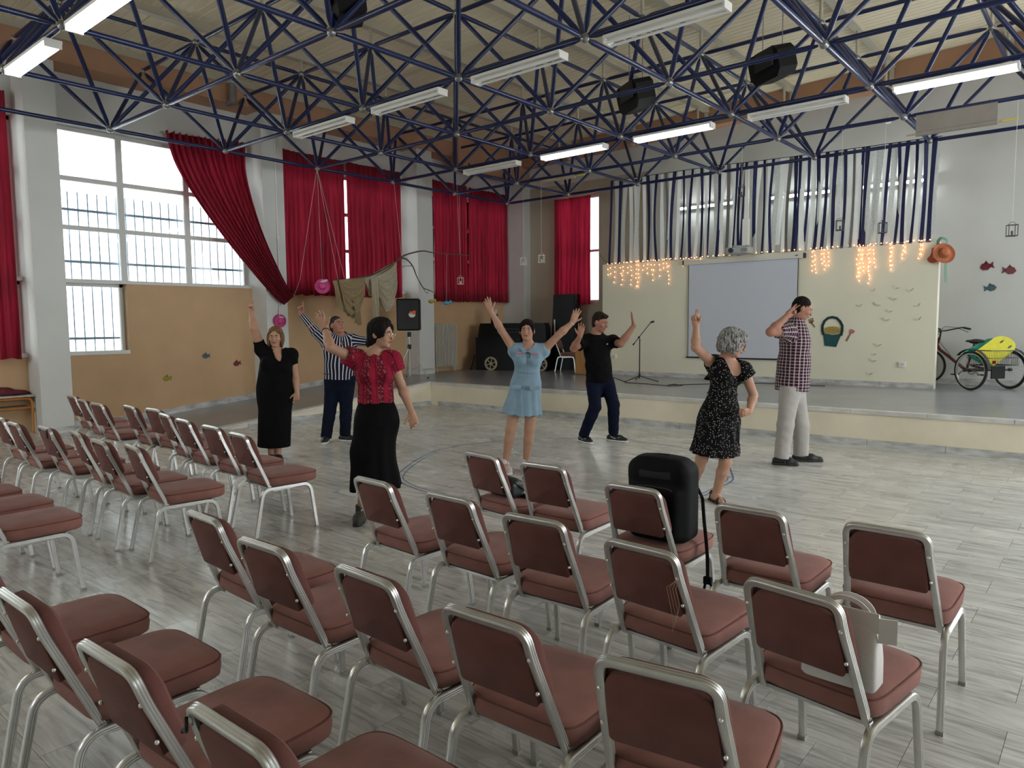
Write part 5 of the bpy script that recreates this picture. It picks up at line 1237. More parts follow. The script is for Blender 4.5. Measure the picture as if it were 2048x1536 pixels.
for nm, sc2, w_ in (('outer_line', 1.0, .016), ('inner_line', .968, .012)):
    mb = MB(); vs = []
    for i, p in enumerate(ring):
        q = cc+(p-cc)*(sc2+.006*math.sin(i*.35)); dr = (p-cc); dr.z = 0; dr.normalize(); q = q-cc; q.z = .0012
        vs += [q-dr*w_/2, q+dr*w_/2]
    n_ = len(ring); i0, i1 = (0, n_) if sc2 == 1 else (int(n_*.36), int(n_*1.06))
    mb.add(vs, [(2*(i % n_), 2*(i % n_)+1, 2*((i+1) % n_)+1, 2*((i+1) % n_)) for i in range(i0, i1)]); mb.build(nm, M_CHALK, ck)
# ================================================================== PEOPLE
FWH = Vector((FW.x, FW.y, 0)).normalized(); RTH = Vector((FWH.y, -FWH.x, 0)); ZUP = Vector((0, 0, 1))
def skin_mat(name, col): return mat(name, col, .55, var=.07, vscale=12, spec=.35)
M_SKIN = skin_mat('skin_light', (.44, .245, .165)); M_SKIN2 = skin_mat('skin_tan', (.38, .195, .125)); M_SKIN3 = skin_mat('skin_ruddy', (.36, .17, .115))
M_EYEW = mat('eye_white', (.42, .39, .36), .4); M_IRIS = mat('iris_dark', (.02, .013, .01), .2); M_LIP = mat('lips', (.33, .085, .075), .5); M_LIP2 = mat('lips_red', (.36, .05, .05), .45)
def facing(deg, pitch=0.):
    t = math.radians(deg); p = math.radians(pitch)
    return ((-FWH*math.cos(t)+RTH*math.sin(t))*math.cos(p)+ZUP*math.sin(p)).normalized()
def attr_node(nt):
    a = nt.nodes.new('ShaderNodeAttribute'); a.attribute_name = 'fab'; s_ = nt.nodes.new('ShaderNodeSeparateXYZ'); nt.links.new(a.outputs['Vector'], s_.inputs[0]); return a, s_
def nmath(nt, op, a, b=None):
    n = nt.nodes.new('ShaderNodeMath'); n.operation = op
    for i, v in enumerate((a, b)):
        if v is None: continue
        if isinstance(v, (int, float)): n.inputs[i].default_value = v
        else: nt.links.new(v, n.inputs[i])
    return n.outputs[0]
def mixc(nt, fac, a, b):
    m_ = nt.nodes.new('ShaderNodeMix'); m_.data_type = 'RGBA'
    if isinstance(fac, (int, float)): m_.inputs['Factor'].default_value = fac
    else: nt.links.new(fac, m_.inputs['Factor'])
    for k, v in (('A', a), ('B', b)):
        if isinstance(v, tuple): m_.inputs[k].default_value = (*v, 1)
        else: nt.links.new(v, m_.inputs[k])
    return m_.outputs['Result']
def band(nt, coord, period, width, shift=0.):
    f = nmath(nt, 'FRACT', nmath(nt, 'ADD', nmath(nt, 'DIVIDE', coord, period), shift)); return nmath(nt, 'LESS_THAN', f, width)
def cloth_mat(name, kind):
    m_ = bpy.data.materials.new(name); nt, p = nodes_of(m_); p.inputs['Roughness'].default_value = .85; p.inputs['Specular IOR Level'].default_value = .12
    a, s_ = attr_node(nt); U, V_ = s_.outputs['X'], s_.outputs['Y']; tc = nt.nodes.new('ShaderNodeTexCoord')
    def noise(sc, vec=None):
        n = nt.nodes.new('ShaderNodeTexNoise'); n.inputs['Scale'].default_value = sc; n.inputs['Detail'].default_value = 4; nt.links.new(vec or tc.outputs['Object'], n.inputs['Vector']); return n.outputs['Fac']
    if kind == 'stripes': c = mixc(nt, band(nt, U, .036, .30), (.012, .014, .035), (.62, .60, .62))
    elif kind == 'check':
        c = mixc(nt, nmath(nt, 'MULTIPLY', band(nt, U, .034, .26), .75), (.045, .014, .028), (.55, .47, .47)); c = mixc(nt, nmath(nt, 'MULTIPLY', band(nt, V_, .034, .20), .6), c, (.55, .46, .47))
        c = mixc(nt, nmath(nt, 'MULTIPLY', band(nt, V_, .034, .2, .5), .5), c, (.012, .008, .02))
    elif kind == 'blouse':
        n = noise(70); c = mixc(nt, band(nt, U, .125, .5), (.28, .012, .035), (.17, .010, .024)); st = band(nt, U, .0625, .08, .25); c = mixc(nt, st, c, (.03, .006, .012))
        vz = nt.nodes.new('ShaderNodeTexVoronoi'); vz.inputs['Scale'].default_value = 52; nt.links.new(tc.outputs['Object'], vz.inputs['Vector'])
        sp = nmath(nt, 'MULTIPLY', nmath(nt, 'LESS_THAN', vz.outputs['Distance'], .34), band(nt, U, .125, .5, .02)); c = mixc(nt, nmath(nt, 'MULTIPLY', sp, .6), c, (.42, .17, .18))
        c = mixc(nt, nmath(nt, 'MULTIPLY', nmath(nt, 'GREATER_THAN', n, .60), .8), c, (.05, .02, .02))
    elif kind == 'dots':
        vz = nt.nodes.new('ShaderNodeTexVoronoi'); vz.inputs['Scale'].default_value = 62; vz.inputs['Randomness'].default_value = .7; nt.links.new(tc.outputs['Object'], vz.inputs['Vector'])
        c = mixc(nt, nmath(nt, 'LESS_THAN', vz.outputs['Distance'], .24), (.004, .004, .005), (.46, .42, .38))
    elif kind == 'denim':
        n = noise(6); c = mixc(nt, n, (.17, .27, .36), (.30, .42, .50))
    elif kind == 'black': c = mixc(nt, noise(8), (.0015, .0015, .0018), (.004, .004, .0045))
    elif kind == 'tee': c = mixc(nt, noise(8), (.0015, .0015, .002), (.004, .004, .005))
    elif kind == 'navy': c = mixc(nt, noise(9), (.003, .005, .012), (.008, .012, .026))
    elif kind == 'jeans': c = mixc(nt, noise(9), (.003, .005, .015), (.008, .012, .032))
    elif kind == 'chino': c = mixc(nt, noise(7), (.36, .335, .315), (.46, .44, .42))
    nt.links.new(c, p.inputs['Base Color'])
    n2 = nt.nodes.new('ShaderNodeTexNoise'); n2.inputs['Scale'].default_value = 16; nt.links.new(tc.outputs['Object'], n2.inputs['Vector'])
    b = nt.nodes.new('ShaderNodeBump'); b.inputs['Strength'].default_value = .5; b.inputs['Distance'].default_value = .012; nt.links.new(n2.outputs['Fac'], b.inputs['Height']); nt.links.new(b.outputs[0], p.inputs['Normal'])
    return m_
CM = {k: cloth_mat('cloth_'+k, k) for k in ('stripes', 'check', 'blouse', 'dots', 'denim', 'black', 'tee', 'navy', 'jeans', 'chino')}
def hair_mat(name, c0, c1):
    m_ = bpy.data.materials.new(name); nt, p = nodes_of(m_); tc = nt.nodes.new('ShaderNodeTexCoord'); mp = nt.nodes.new('ShaderNodeMapping'); mp.inputs['Scale'].default_value = (60, 60, 9); nt.links.new(tc.outputs['Object'], mp.inputs[0])
    n = nt.nodes.new('ShaderNodeTexNoise'); n.inputs['Scale'].default_value = 1.6; n.inputs['Detail'].default_value = 5; nt.links.new(mp.outputs[0], n.inputs['Vector'])
    r = nt.nodes.new('ShaderNodeValToRGB'); r.color_ramp.elements[0].position = .35; r.color_ramp.elements[0].color = (*c0, 1); r.color_ramp.elements[1].position = .65; r.color_ramp.elements[1].color = (*c1, 1)
    nt.links.new(n.outputs['Fac'], r.inputs[0]); nt.links.new(r.outputs[0], p.inputs['Base Color']); p.inputs['Roughness'].default_value = .75; p.inputs['Specular IOR Level'].default_value = .12
    b = nt.nodes.new('ShaderNodeBump'); b.inputs['Strength'].default_value = .7; b.inputs['Distance'].default_value = .01; nt.links.new(n.outputs['Fac'], b.inputs['Height']); nt.links.new(b.outputs[0], p.inputs['Normal'])
    return m_

class Person:
    def __init__(s, label, root, joints, g=1., q=1., body=0., head=(0., 0.), roll=0., skin=M_SKIN, female=True, hands=(('open', 0), ('relaxed', 0)), h=.0065):
        s.root = onZ(*root, 0); s.Dh = (s.root-CAM).dot(FWH); s.g, s.q, s.female, s.skin, s.hh = g, q, female, skin, h
        s.t = thing('person', label, 'person', s.root); s.J = {k: s.jp(*v) for k, v in joints.items()}; J = s.J
        s.nC = facing(body); s.fH = facing(*head); s.prims = []; s.hands = hands
        u = ZUP-s.fH*s.fH.z; u.normalize(); x = s.fH.cross(u); u = (u*math.cos(roll)+x*math.sin(roll)).normalized(); x = s.fH.cross(u)
        s.HX, s.HU = x, u; s.build_prims()
    def jp(s, px, py, dz=0.):
        r_ = ray(px, py); return CAM+r_*((s.Dh+dz)/r_.dot(FWH))-s.root
    def hp(s, x, y, z): return s.J['head']+(s.HX*x+s.fH*y+s.HU*z)*s.q
    def cone(s, reg, a, b, ra, rb, k=.025, n=None, fl=1.): s.prims.append((reg, 'c', Vector(a), Vector(b), ra, rb, k, n, fl))
    def build_prims(s):
        J, g, nC = s.J, s.g, s.nC; up = (J['neck']-(J['hipA']+J['hipB'])/2).normalized(); P = (J['hipA']+J['hipB'])/2; s.P = P; s.up = up
        nC = (nC-up*nC.dot(up)).normalized(); s.nC = nC; side = up.cross(nC).normalized(); s.side = side
        T = (J['neck']-P).length; f = s.female
        wst = P+up*(T*.36); chs = P+up*(T*.68); s.wst, s.chs = wst, chs
        hipr, wr_, cr, sr = (.150, .106, .128, .10) if f else (.158, .148, .168, .12)
        hipr, wr_, cr = hipr*g, wr_*g, cr*g; s.r = (hipr, wr_, cr)
        s.cone('pelvis', P-up*.05, P+up*.05, hipr*.93, hipr*.95, .04, nC, .70)
        s.cone('torso', P+up*.04, wst, hipr*.92, wr_, .05, nC, .76 if g < 1.1 else .86)
        s.cone('torso', wst, chs, wr_, cr, .05, nC, .74)
        s.cone('torso', chs, P+up*(T*.86), cr, cr*.80, .05, nC, .68)
        for a in 'AB':
            s.cone('torso', P+up*(T*.84)+(J['sh'+a]-P-up*(T*.84))*.15, J['sh'+a], .075*g**.5, .052, .05)
            s.cone('torso', chs+(J['sh'+a]-chs)*.25, J['sh'+a], .075, .05, .05, nC, .8)
        s.cone('neck', P+up*(T*.90), J['neck'], .07, .054 if f else .062, .035)
        s.cone('neck', J['neck']-up*.02, s.hp(0, -.018, -.055), .050 if f else .060, .050 if f else .058, .02)
        if f:
            for a in (-1, 1): s.prims.append(('torso', 'e', chs+side*(a*.066*g)+nC*(cr*.52)-up*.005, (.062*g,)*3, .035))
        if g > 1.12: s.prims.append(('torso', 'e', wst+nC*.03, (wr_*.95, wr_*.95, .13), .05))
        for a in 'AB':
            S, E, W_ = J['sh'+a], J['el'+a], J['wr'+a]; m_ = 1.0 if f else 1.18; gg = g**.6
            s.cone('uarm'+a, S, E, .050*m_*gg, .037*m_*gg, .03); s.cone('farm'+a, E, E.lerp(W_, .3), .037*m_*gg, .040*m_*gg, .02); s.cone('farm'+a, E.lerp(W_, .3), W_, .040*m_*gg, .0245*m_, .02)
            H, K, A = J['hip'+a], J['kn'+a], J['an'+a]
            s.cone('thigh'+a, H, K, .088*g*(1 if f else 1.02), .054*gg, .04); s.cone('shin'+a, K, K.lerp(A, .32), .053*gg, .053*gg*(1 if f else 1.05), .025); s.cone('shin'+a, K.lerp(A, .32), A, .052*gg, .034, .02)
            to = J['to'+a]; d = to-A; hl = A+Vector((-d.x*.28, -d.y*.28, 0)); hl.z = .030
            s.cone('foot'+a, A, hl, .034, .030, .02); s.cone('foot'+a, Vector((A.x, A.y, min(A.z, .06))), Vector((to.x, to.y, .022)), .036, .024, .02)
    def apply(s, S, regs, off=0., kk=1., only=None):
        for p in s.prims:
            if not any(p[0].startswith(r_) for r_ in regs): continue
            if p[1] == 'c': S.cone(p[2], p[3], p[4], p[5], p[6]*kk, p[7], p[8], off=off)
            else: S.ell(p[2], p[3], k=p[4], off=off)
    def grid(s, regs, pad=.03, h=None, extra=()):
        pts = []
        for p in s.prims:
            if any(p[0].startswith(r_) for r_ in regs):
                if p[1] == 'c': pts += [(p[2], p[4]), (p[3], p[5])]
                else: pts += [(p[2], max(p[3]))]
        pts += list(extra); lo = np.min([np.array(a)-r_ for a, r_ in pts], 0)-pad; hi = np.max([np.array(a)+r_ for a, r_ in pts], 0)+pad
        return SDF(lo, hi, h or s.hh)
    def hand(s, S, a, pose, thumb, palm=None):
        J = s.J; W_ = J['wr'+a]; d = (J['tip'+a]-W_).normalized(); q = .95 if s.female else 1.08
        n = palm if palm is not None else -FWH; n = (n-d*n.dot(d)).normalized(); t = d.cross(n).normalized()*thumb
        pc = lambda u, v, w_=0.: W_+(d*u+t*v+n*w_)*q
        S.cone(pc(.0, 0), pc(.03, 0), .026*q, .030*q, .015, n, .75); S.cone(pc(.03, .010), pc(.085, .020), .022*q, .021*q, .012, n, .62); S.cone(pc(.03, -.012), pc(.082, -.022), .022*q, .019*q, .012, n, .62); S.cone(pc(.03, 0), pc(.085, 0), .024*q, .022*q, .012, n, .62)
        ext = {'open': (1, 1, 1, 1), 'point': (1, .0, .0, .0), 'relaxed': (.75, .65, .6, .6), 'peace': (1, .8, 0, 0), 'fist': (0, 0, 0, 0)}[pose]
        spr = {'open': .16, 'relaxed': .03}.get(pose, .05)
        for i, (v, L_, r_) in enumerate(((.028, .070, .0085), (.010, .078, .0088), (-.009, .072, .0085), (-.026, .057, .0076))):
            b0 = pc(.088-.006*abs(i-1), v); e = ext[i]; fd = (d+t*(spr*(1.3-i)*.8)).normalized(); bend = (1-e)*1.45
            p = b0; rr_ = r_*q
            for k, l in enumerate((.44, .32, .24)):
                an = bend*(k+.9) if e < 1 else .06*(k+1); dd = fd*math.cos(an)+n*math.sin(an); p2 = p+dd*(L_*l*q); S.cone(p, p2, rr_, rr_*.92, .006); p = p2; rr_ *= .93
        tb0 = pc(.025, .024); td = (d*.62+t*.72+n*.25).normalized() if pose in ('open', 'relaxed') else (d*.75+t*.2+n*.6).normalized()
        m1 = tb0+td*(.040*q); S.cone(tb0, m1, .0145*q, .011*q, .012); S.cone(m1, m1+(td*.8+d*.4).normalized()*(.036*q), .0105*q, .0085*q, .006)
    def head_sdf(s, S):
        q = s.q; R = [[s.HX[i], s.fH[i], s.HU[i]] for i in range(3)]; e = lambda c, r_, k=.02, op='u': S.ell(s.hp(*c), np.array(r_)*q, R, k=k*q, op=op)
        e((0, -.012, .030), (.074, .092, .086), 0.02); e((0, .022, -.022), (.062, .068, .084), .03); e((0, .034, -.072), (.046 if s.female else .052, .046, .036), .02); e((0, .068, -.094), (.020, .015, .015), .02)
        for a in (-1, 1): e((a*.037, .062, -.026), (.023, .020, .022), .02); e((a*.077, -.008, -.008), (.010, .021, .031), .008)
        e((0, .080, .020), (.050, .016, .011), .02)
        for a in (-1, 1): e((a*.030, .103, .003), (.017, .014, .010), .012, 'x')
        S.cone(s.hp(0, .088, .004), s.hp(0, .108, -.030), .007*q, .0125*q, .012*q); e((0, .088, -.058), (.022, .009, .009), .008)
    def body(s, regs=None):
        regs = regs or ['pelvis', 'torso', 'neck', 'uarm', 'farm', 'thigh', 'shin', 'foot']; ex = [(s.J['head'], .16*s.q), (s.J['tipA'], .05), (s.J['tipB'], .05)]
        S = s.grid(regs, extra=ex); s.apply(S, regs); s.head_sdf(S)
        for a, hd in zip('AB', s.hands): s.hand(S, a, *hd)
        s.bodyo = link('body', S.mesh('body', s.skin, 1), s.t)
        # face
        for a in (-1, 1):
            MB().ball(s.hp(a*.030, .0785, .002), .0115*s.q, 10, 8).build('eye', M_EYEW, s.t, smooth=True)
            MB().ball(s.hp(a*.030, .0845, .001), .0072*s.q, 8, 6).build('iris', M_IRIS, s.t, smooth=True)
        L = MB(); L.tube([s.hp(x, .0945-abs(x)*.35, -.058+.0015*math.cos(x*90)) for x in np.linspace(-.024, .024, 9)], 1, 6, scale=[.002, .005, .0062, .007, .007, .007, .0062, .005, .002]); L.build('lips', M_LIP2 if s.female else M_LIP, s.t, smooth=True)
    def brows(s, m_):
        for a in (-1, 1): MB().tube([s.hp(a*x, y, z) for x, y, z in ((.014, .0945, .021), (.028, .0925, .026), (.046, .080, .022))], 1, 6, scale=[.0045*s.q, .005*s.q, .003*s.q]).build('eyebrow', m_, s.t, smooth=True)
    def fabric_uv(s, bones):
        """(around, along) cloth coordinates from the nearest of the given bones (a, b, front)"""
        BA = [(np.array(a), np.array(b), np.array(f)) for a, b, f in bones]
        def fn(V):
            best = None
            for a, b, f in BA:
                ab = b-a; L = np.linalg.norm(ab); t = np.clip((V-a)@ab/L**2, -.5, 1.5); tt_ = np.clip(t, 0, 1); q = V-a-tt_[:, None]*ab; d = np.linalg.norm(q, axis=1)-.0
                z = ab/L; x = f-z*(f@z); x /= np.linalg.norm(x); y = np.cross(z, x); ang = np.arctan2(q@y, q@x); rad = np.percentile(np.linalg.norm(q, axis=1), 30) if len(V) else .1
                rad = .14 if L > .3 and best is None else .06
                o_ = np.stack([ang*rad, t*L, d*0], 1)
                if best is None: best = [d-.09, o_]
                else:
                    m_ = (d < best[0]); best[1][m_] = o_[m_]; best[0] = np.where(m_, d, best[0])
            return best[1]
        return fn
    def garment(s, name, m_, regs, off, fn=None, kk=1., uv=None, extra=(), h=None, sm=2):
        S = s.grid(regs, pad=.05, extra=extra, h=h)
        s.apply(S, regs, off, kk)
        if fn: fn(S)
        return link(name, S.mesh(name, m_, sm, uv), s.t)
    def hair(s, name, m_, fn, h=.006):
        c = s.J['head']; q = .24*s.q; S = SDF(np.array(c)-q, np.array(c)+q, h); R = [[s.HX[i], s.fH[i], s.HU[i]] for i in range(3)]
        e = lambda c_, r_, k=.02, op='u': S.ell(s.hp(*c_), np.array(r_)*s.q, R, k=k*s.q, op=op)
        fn(S, e); cc_ = c; S.field(lambda X, Y, Z: .0035*np.sin((X-cc_.x)*140+(Z-cc_.z)*35)*np.sin((Y-cc_.y)*140-(Z-cc_.z)*30))
        return link(name, S.mesh(name, m_, 1), s.t)
    def shoe(s, a, m_, sole, top=.075, ch=1.0, name='shoe'):
        J = s.J; A, to = J['an'+a], J['to'+a]; d = Vector((to.x-A.x, to.y-A.y, 0)); L_ = d.length; d.normalize(); b = Vector((A.x, A.y, 0)); hl = b-d*.055
        S = SDF(np.array(b)-.32, np.array(b)+np.array((.32, .32, .16)), .006); S.cone(hl+ZUP*.045, b+d*(L_*.55)+ZUP*.045, .040*ch, .044*ch, .02, ZUP, 1.0); S.cone(b+d*(L_*.5)+ZUP*.036, b+d*(L_-.005)+ZUP*.030, .043*ch, .034*ch, .03, ZUP, .85); S.cone(Vector((A.x, A.y, .05)), Vector((A.x, A.y, top)), .043, .043, .02, flat=(0, 1))
        S.cut((0, 0, .014), (0, 0, -1)); o_ = link(name, S.mesh(name, m_, 1), s.t)
        S = SDF(np.array(b)-.32, np.array(b)+np.array((.32, .32, .06)), .007); S.cone(hl+ZUP*.014, b+d*(L_*.55)+ZUP*.014, .044*ch, .047*ch, .01); S.cone(b+d*(L_*.5)+ZUP*.014, b+d*(L_)+ZUP*.014, .046*ch, .036*ch, .01); S.cut((0, 0, .026), ZUP); S.cut((0, 0, .001), -ZUP)
        link('sole', S.mesh('sole', sole, 1), o_); return o_
def cuts(S, *pl):
    for p, n in pl: S.cut(p, n)
M_SOLEW = mat('white_sole', (.70, .69, .66), .5); M_SHOEB = mat('black_shoe', (.008, .008, .009), .5, var=.2, vscale=30); M_SOLEB = mat('dark_sole', (.02, .018, .016), .6)

# ---------------------------------------------------------------- woman in the black dress
p = Person('woman in a black V-neck dress pointing one finger straight up', (548, 922), dict(head=(551, 674, -.01), neck=(555, 704, 0), shA=(523, 700, 0), shB=(583, 709, 0), elA=(509, 658, -.09), wrA=(502, 625, .05), tipA=(503, 597, .04), elB=(589, 750, .04), wrB=(594, 784, -.02), tipB=(592, 808, -.06),
    hipA=(537, 782, 0), hipB=(564, 782, 0), knA=(540, 852, -.02), knB=(559, 852, -.02), anA=(543, 908, 0), anB=(556, 908, 0), toA=(540, 922, -.16), toB=(559, 922, -.16)), g=1.24, q=1.0, body=12, head=(8, -2), hands=(('point', 1), ('relaxed', 1)))
p.body()
def f(S):
    J = p.J; hem = p.jp(548, 893.5)
    S.cone(p.wst, hem, .185, .185, .08, p.nC, .78, flat=(0, 1))
    S.cut(hem, -ZUP+Vector((0, 0, 0)))
    for a in 'AB':
        S.cone(J['sh'+a], J['sh'+a].lerp(J['el'+a], .45), .060, .062, .03, flat=(0, 1))
    S.cone(p.jp(556, 704)+p.nC*.06, p.jp(563, 724)+p.nC*.16, .055, .010, .0, op='x'); S.cone(p.jp(555, 700), p.jp(556, 690), .078, .085, .0, op='x')
    ca = (J['elA']-J['shA']).normalized(); 
p.garment('black_dress', CM['black'], ['pelvis', 'torso'], .016, f, extra=[(p.jp(548, 894), .25)], h=.008)
H_BL = hair_mat('hair_blond_brown', (.07, .035, .015), (.24, .14, .06))
def hf(S, e):
    e((0, -.018, .034), (.084, .100, .094), 0); e((0, -.03, -.03), (.090, .075, .10), .04)
    for a in (-1, 1): e((a*.072, .015, -.05), (.020, .035, .075), .03)
    e((0, .088, -.030), (.058, .080, .088), .012, 'x'); e((0, .095, -.01), (.050, .05, .085), .01, 'x')
    S.cut(p.hp(0, 0, -.120), -p.HU)
p.hair('hair', H_BL, hf); p.brows(mat('brow_brown', (.06, .03, .015), .7))
for a in 'AB': p.shoe(a, M_SHOEB, M_SOLEB, .05)

# ---------------------------------------------------------------- man in the striped shirt
p = Person('man in a navy striped shirt with both arms out, behind the red blouse', (669, 883), dict(head=(674, 651, -.01), neck=(681, 676, 0), shA=(655, 687, 0), shB=(706, 680, .02), elA=(631, 664, -.17), wrA=(603, 629, -.15), tipA=(600, 598, -.15), elB=(737, 684, -.02), wrB=(764, 697, -.04), tipB=(780, 700, -.05),
    hipA=(667, 758, 0), hipB=(693, 758, 0), knA=(660, 820, -.04), knB=(692, 819, 0), anA=(652, 872, -.04), anB=(690, 867, .03), toA=(647, 885, -.22), toB=(707, 874, .0)), g=1.18, q=1.06, body=22, head=(48, 14), skin=M_SKIN3, female=False, hands=(('point', 1), ('relaxed', 1)))
p.body()
def f(S):
    J = p.J; hem = p.P+p.up*.0
    for a in 'AB':
        S.cone(J['sh'+a], J['el'+a], .072, .062, .04); S.cone(J['el'+a], J['wr'+a], .062, .043, .02, flat=(0, 1))
    S.cone(J['neck']+p.up*.01+p.nC*.02, J['neck']+p.up*.06+p.nC*.03, .070, .075, 0, op='x'); S.cone(J['neck']+p.nC*.03, J['neck']-p.up*.09+p.nC*.16, .05, .012, 0, op='x')
    S.cone(p.wst, p.P, .195, .20, .04, p.nC, .86); S.cut(p.P+p.up*.0, -p.up)
J = p.J; bones = [(p.P, J['neck'], p.nC)]+[(J['sh'+a], J['el'+a], ZUP) for a in 'AB']+[(J['el'+a], J['wr'+a], ZUP) for a in 'AB']
so = p.garment('striped_shirt', CM['stripes'], ['pelvis', 'torso'], .02, f, uv=p.fabric_uv(bones), extra=[(J[k], .08) for k in ('elA', 'elB', 'wrA', 'wrB')], h=.007)
MB().tube([J['neck']+(p.side*math.cos(t)*.068+p.nC*math.sin(t)*.066)+p.up*(.022-.02*math.sin(t)) for t in [i*2*PI/20 for i in range(20)]], .012, 6, closed=True).build('collar', CM['navy'], so, smooth=True)
def trousers(p, m_, off=.014, flare=.0, name='trousers', w=0., top=.08):
    J = p.J
    def f(S):
        for a in 'AB':
            S.cone(J['hip'+a], J['kn'+a], .088*p.g, .072+w, .03); S.cone(J['kn'+a], J['an'+a]+Vector((0, 0, -.02)), .072+w, .062+flare, .03, flat=(0, 1))
        S.cut(p.P+p.up*top, p.up)
        S.field(lambda X, Y, Z: .0022*np.sin(Z*42+X*25+np.sin(Y*31))*np.sin(Y*30+Z*17))
    return p.garment(name, m_, ['pelvis', 'thigh', 'shin', 'torso'], off, f, h=.0075)
trousers(p, CM['navy'], flare=.012); MB().tube([p.P+p.up*.075+(p.side*math.cos(t)*.178+p.nC*math.sin(t)*.135)*p.g for t in [i*2*PI/28 for i in range(28)]], .012, 6, closed=True).build('belt', M_SHOEB, p.t, smooth=True)
def short_hair(p, m_, top=.0, fringe=.0):
    def hf(S, e):
        e((0, -.018, .036+top), (.078, .094, .089), 0); e((0, -.045, -.02), (.074, .056, .072), .03); e((0, .088, -.030), (.070, .070, .098), .012, 'x')
        for a in (-1, 1): e((a*.085, .01, -.03), (.03, .04, .04), .005, 'x')
        if fringe: e((.01, .058, .092), (.058, .036, .024), .02)
        S.cut(p.hp(0, 0, -.075), -p.HU)
    p.hair('hair', m_, hf)
H_DK = hair_mat('hair_dark', (.004, .003, .0025), (.016, .011, .009)); H_GRM = hair_mat('hair_salt', (.010, .009, .008), (.06, .054, .05)); M_BRD = mat('brow_dark', (.015, .01, .008), .7)
short_hair(p, H_GRM); p.brows(M_BRD)
for a in 'AB': p.shoe(a, M_SHOEB, M_SOLEW, .075)

# ---------------------------------------------------------------- woman in the red blouse
p = Person('woman with glasses in a red embroidered blouse and long black skirt', (742, 1040), dict(head=(761, 667, -.02), neck=(748, 704, 0), shA=(713, 719, 0), shB=(784, 720, 0), elA=(661, 695, -.14), wrA=(650, 659, .02), tipA=(632, 613, .0), elB=(801, 768, .05), wrB=(824, 826, -.04), tipB=(830, 858, -.08),
    hipA=(737, 836, 0), hipB=(770, 836, 0), knA=(736, 932, -.05), knB=(772, 932, .02), anA=(722, 1022, 0), anB=(776, 1018, .12), toA=(714, 1044, -.18), toB=(790, 1030, .0)), g=.94, q=.98, body=20, head=(72, -6), roll=.05, hands=(('open', 1), ('relaxed', 1)), h=.006)
p.body()
def f(S):
    J = p.J
    S.cone(p.wst, p.P+p.up*.12, .128, .140, .04, p.nC, .78, flat=(0, 1))
    for a in 'AB': S.cone(J['sh'+a], J['sh'+a].lerp(J['el'+a], .42), .070, .076, .03, flat=(0, 1))
    S.cone(J['neck']+p.up*.0, J['neck']+p.up*.06, .088, .095, 0, op='x'); S.cut(p.P+p.up*.125, -p.up)
    S.field(lambda X, Y, Z: .004*np.sin(np.arctan2(Y, X)*9+Z*14))
J = p.J; bones = [(p.P, J['neck'], p.nC)]+[(J['sh'+a], J['el'+a], ZUP) for a in 'AB']
p.garment('red_blouse', CM['blouse'], ['torso'], .018, f, uv=p.fabric_uv(bones), extra=[(J[k], .1) for k in ('elA', 'elB')], h=.007)
def f(S):
    wp = p.P+p.up*.16; hem = p.jp(751, 976); hem2 = p.jp(745, 905)
    S.cone(wp, p.P-p.up*.03, .118, .160, .05, p.nC, .74, flat=(1, 0)); S.cone(p.P-p.up*.03, hem2, .172, .175, .05, p.nC, .80); S.cone(hem2, hem, .172, .215, .04, p.nC, .75, flat=(0, 1)); S.cut(hem, -ZUP); S.cut(wp, p.up)
    ctr_ = np.array(p.P); S.field(lambda X, Y, Z: .010*np.clip((ctr_[2]+.05-Z)*1.6, 0, 1)*np.sin(np.arctan2(Y-ctr_[1], X-ctr_[0])*8+Z*2))
p.garment('black_skirt', CM['black'], ['pelvis'], .014, f, extra=[(p.jp(751, 978), .25), (p.P+p.up*.18, .16)], h=.008)
def hf(S, e):
    e((0, -.016, .036), (.082, .100, .092), 0); e((0, -.045, -.03), (.080, .062, .085), .04); e((0, -.075, -.085), (.045, .040, .060), .03); e((0, .02, .10), (.06, .06, .03), .03)
    for a in (-1, 1): e((a*.070, .035, .03), (.018, .045, .055), .03)
    e((0, .085, -.045), (.060, .072, .105), .012, 'x'); S.cone(p.hp(0, -.085, -.09), p.hp(0, -.06, -.15), .035, .012, .02)
p.hair('hair', H_DK, hf); p.brows(M_BRD)
def glasses(p, m_, r=.022):
    g_ = MB()
    for a in (-1, 1):
        g_.tube([p.hp(a*.031+r*math.cos(t)*.95, .103-.012*abs(math.cos(t)) if False else .104, .0+r*.86*math.sin(t)) for t in [i*2*PI/18 for i in range(18)]], .0022, 5, closed=True)
        g_.tube([p.hp(a*.053, .103, .006), p.hp(a*.074, .08, .008), p.hp(a*.079, .0, .004), p.hp(a*.078, -.02, -.012)], .002, 5)
    g_.tube([p.hp(-.010, .104, .006), p.hp(0, .110, .009), p.hp(.010, .104, .006)], .002, 5); g_.build('glasses', m_, p.t, smooth=True)
glasses(p, mat('gold_wire', (.55, .42, .28), .3, metal=.7))
w0 = p.J['wrA']; dW = (w0-p.J['elA']).normalized(); s1, s2 = ortho(dW)
MB().tube([w0-dW*.02+(s1*math.cos(t)+s2*math.sin(t))*.028 for t in [i*2*PI/16 for i in range(16)]], .004, 5, closed=True).build('bracelet', mat('dark_bead', (.02, .008, .008), .4), p.t, smooth=True)
M_BOOT = mat('olive_boot', (.035, .035, .022), .7, var=.5, vscale=60)
for a in 'AB': p.shoe(a, M_BOOT, M_SOLEB, .13, name='boot')

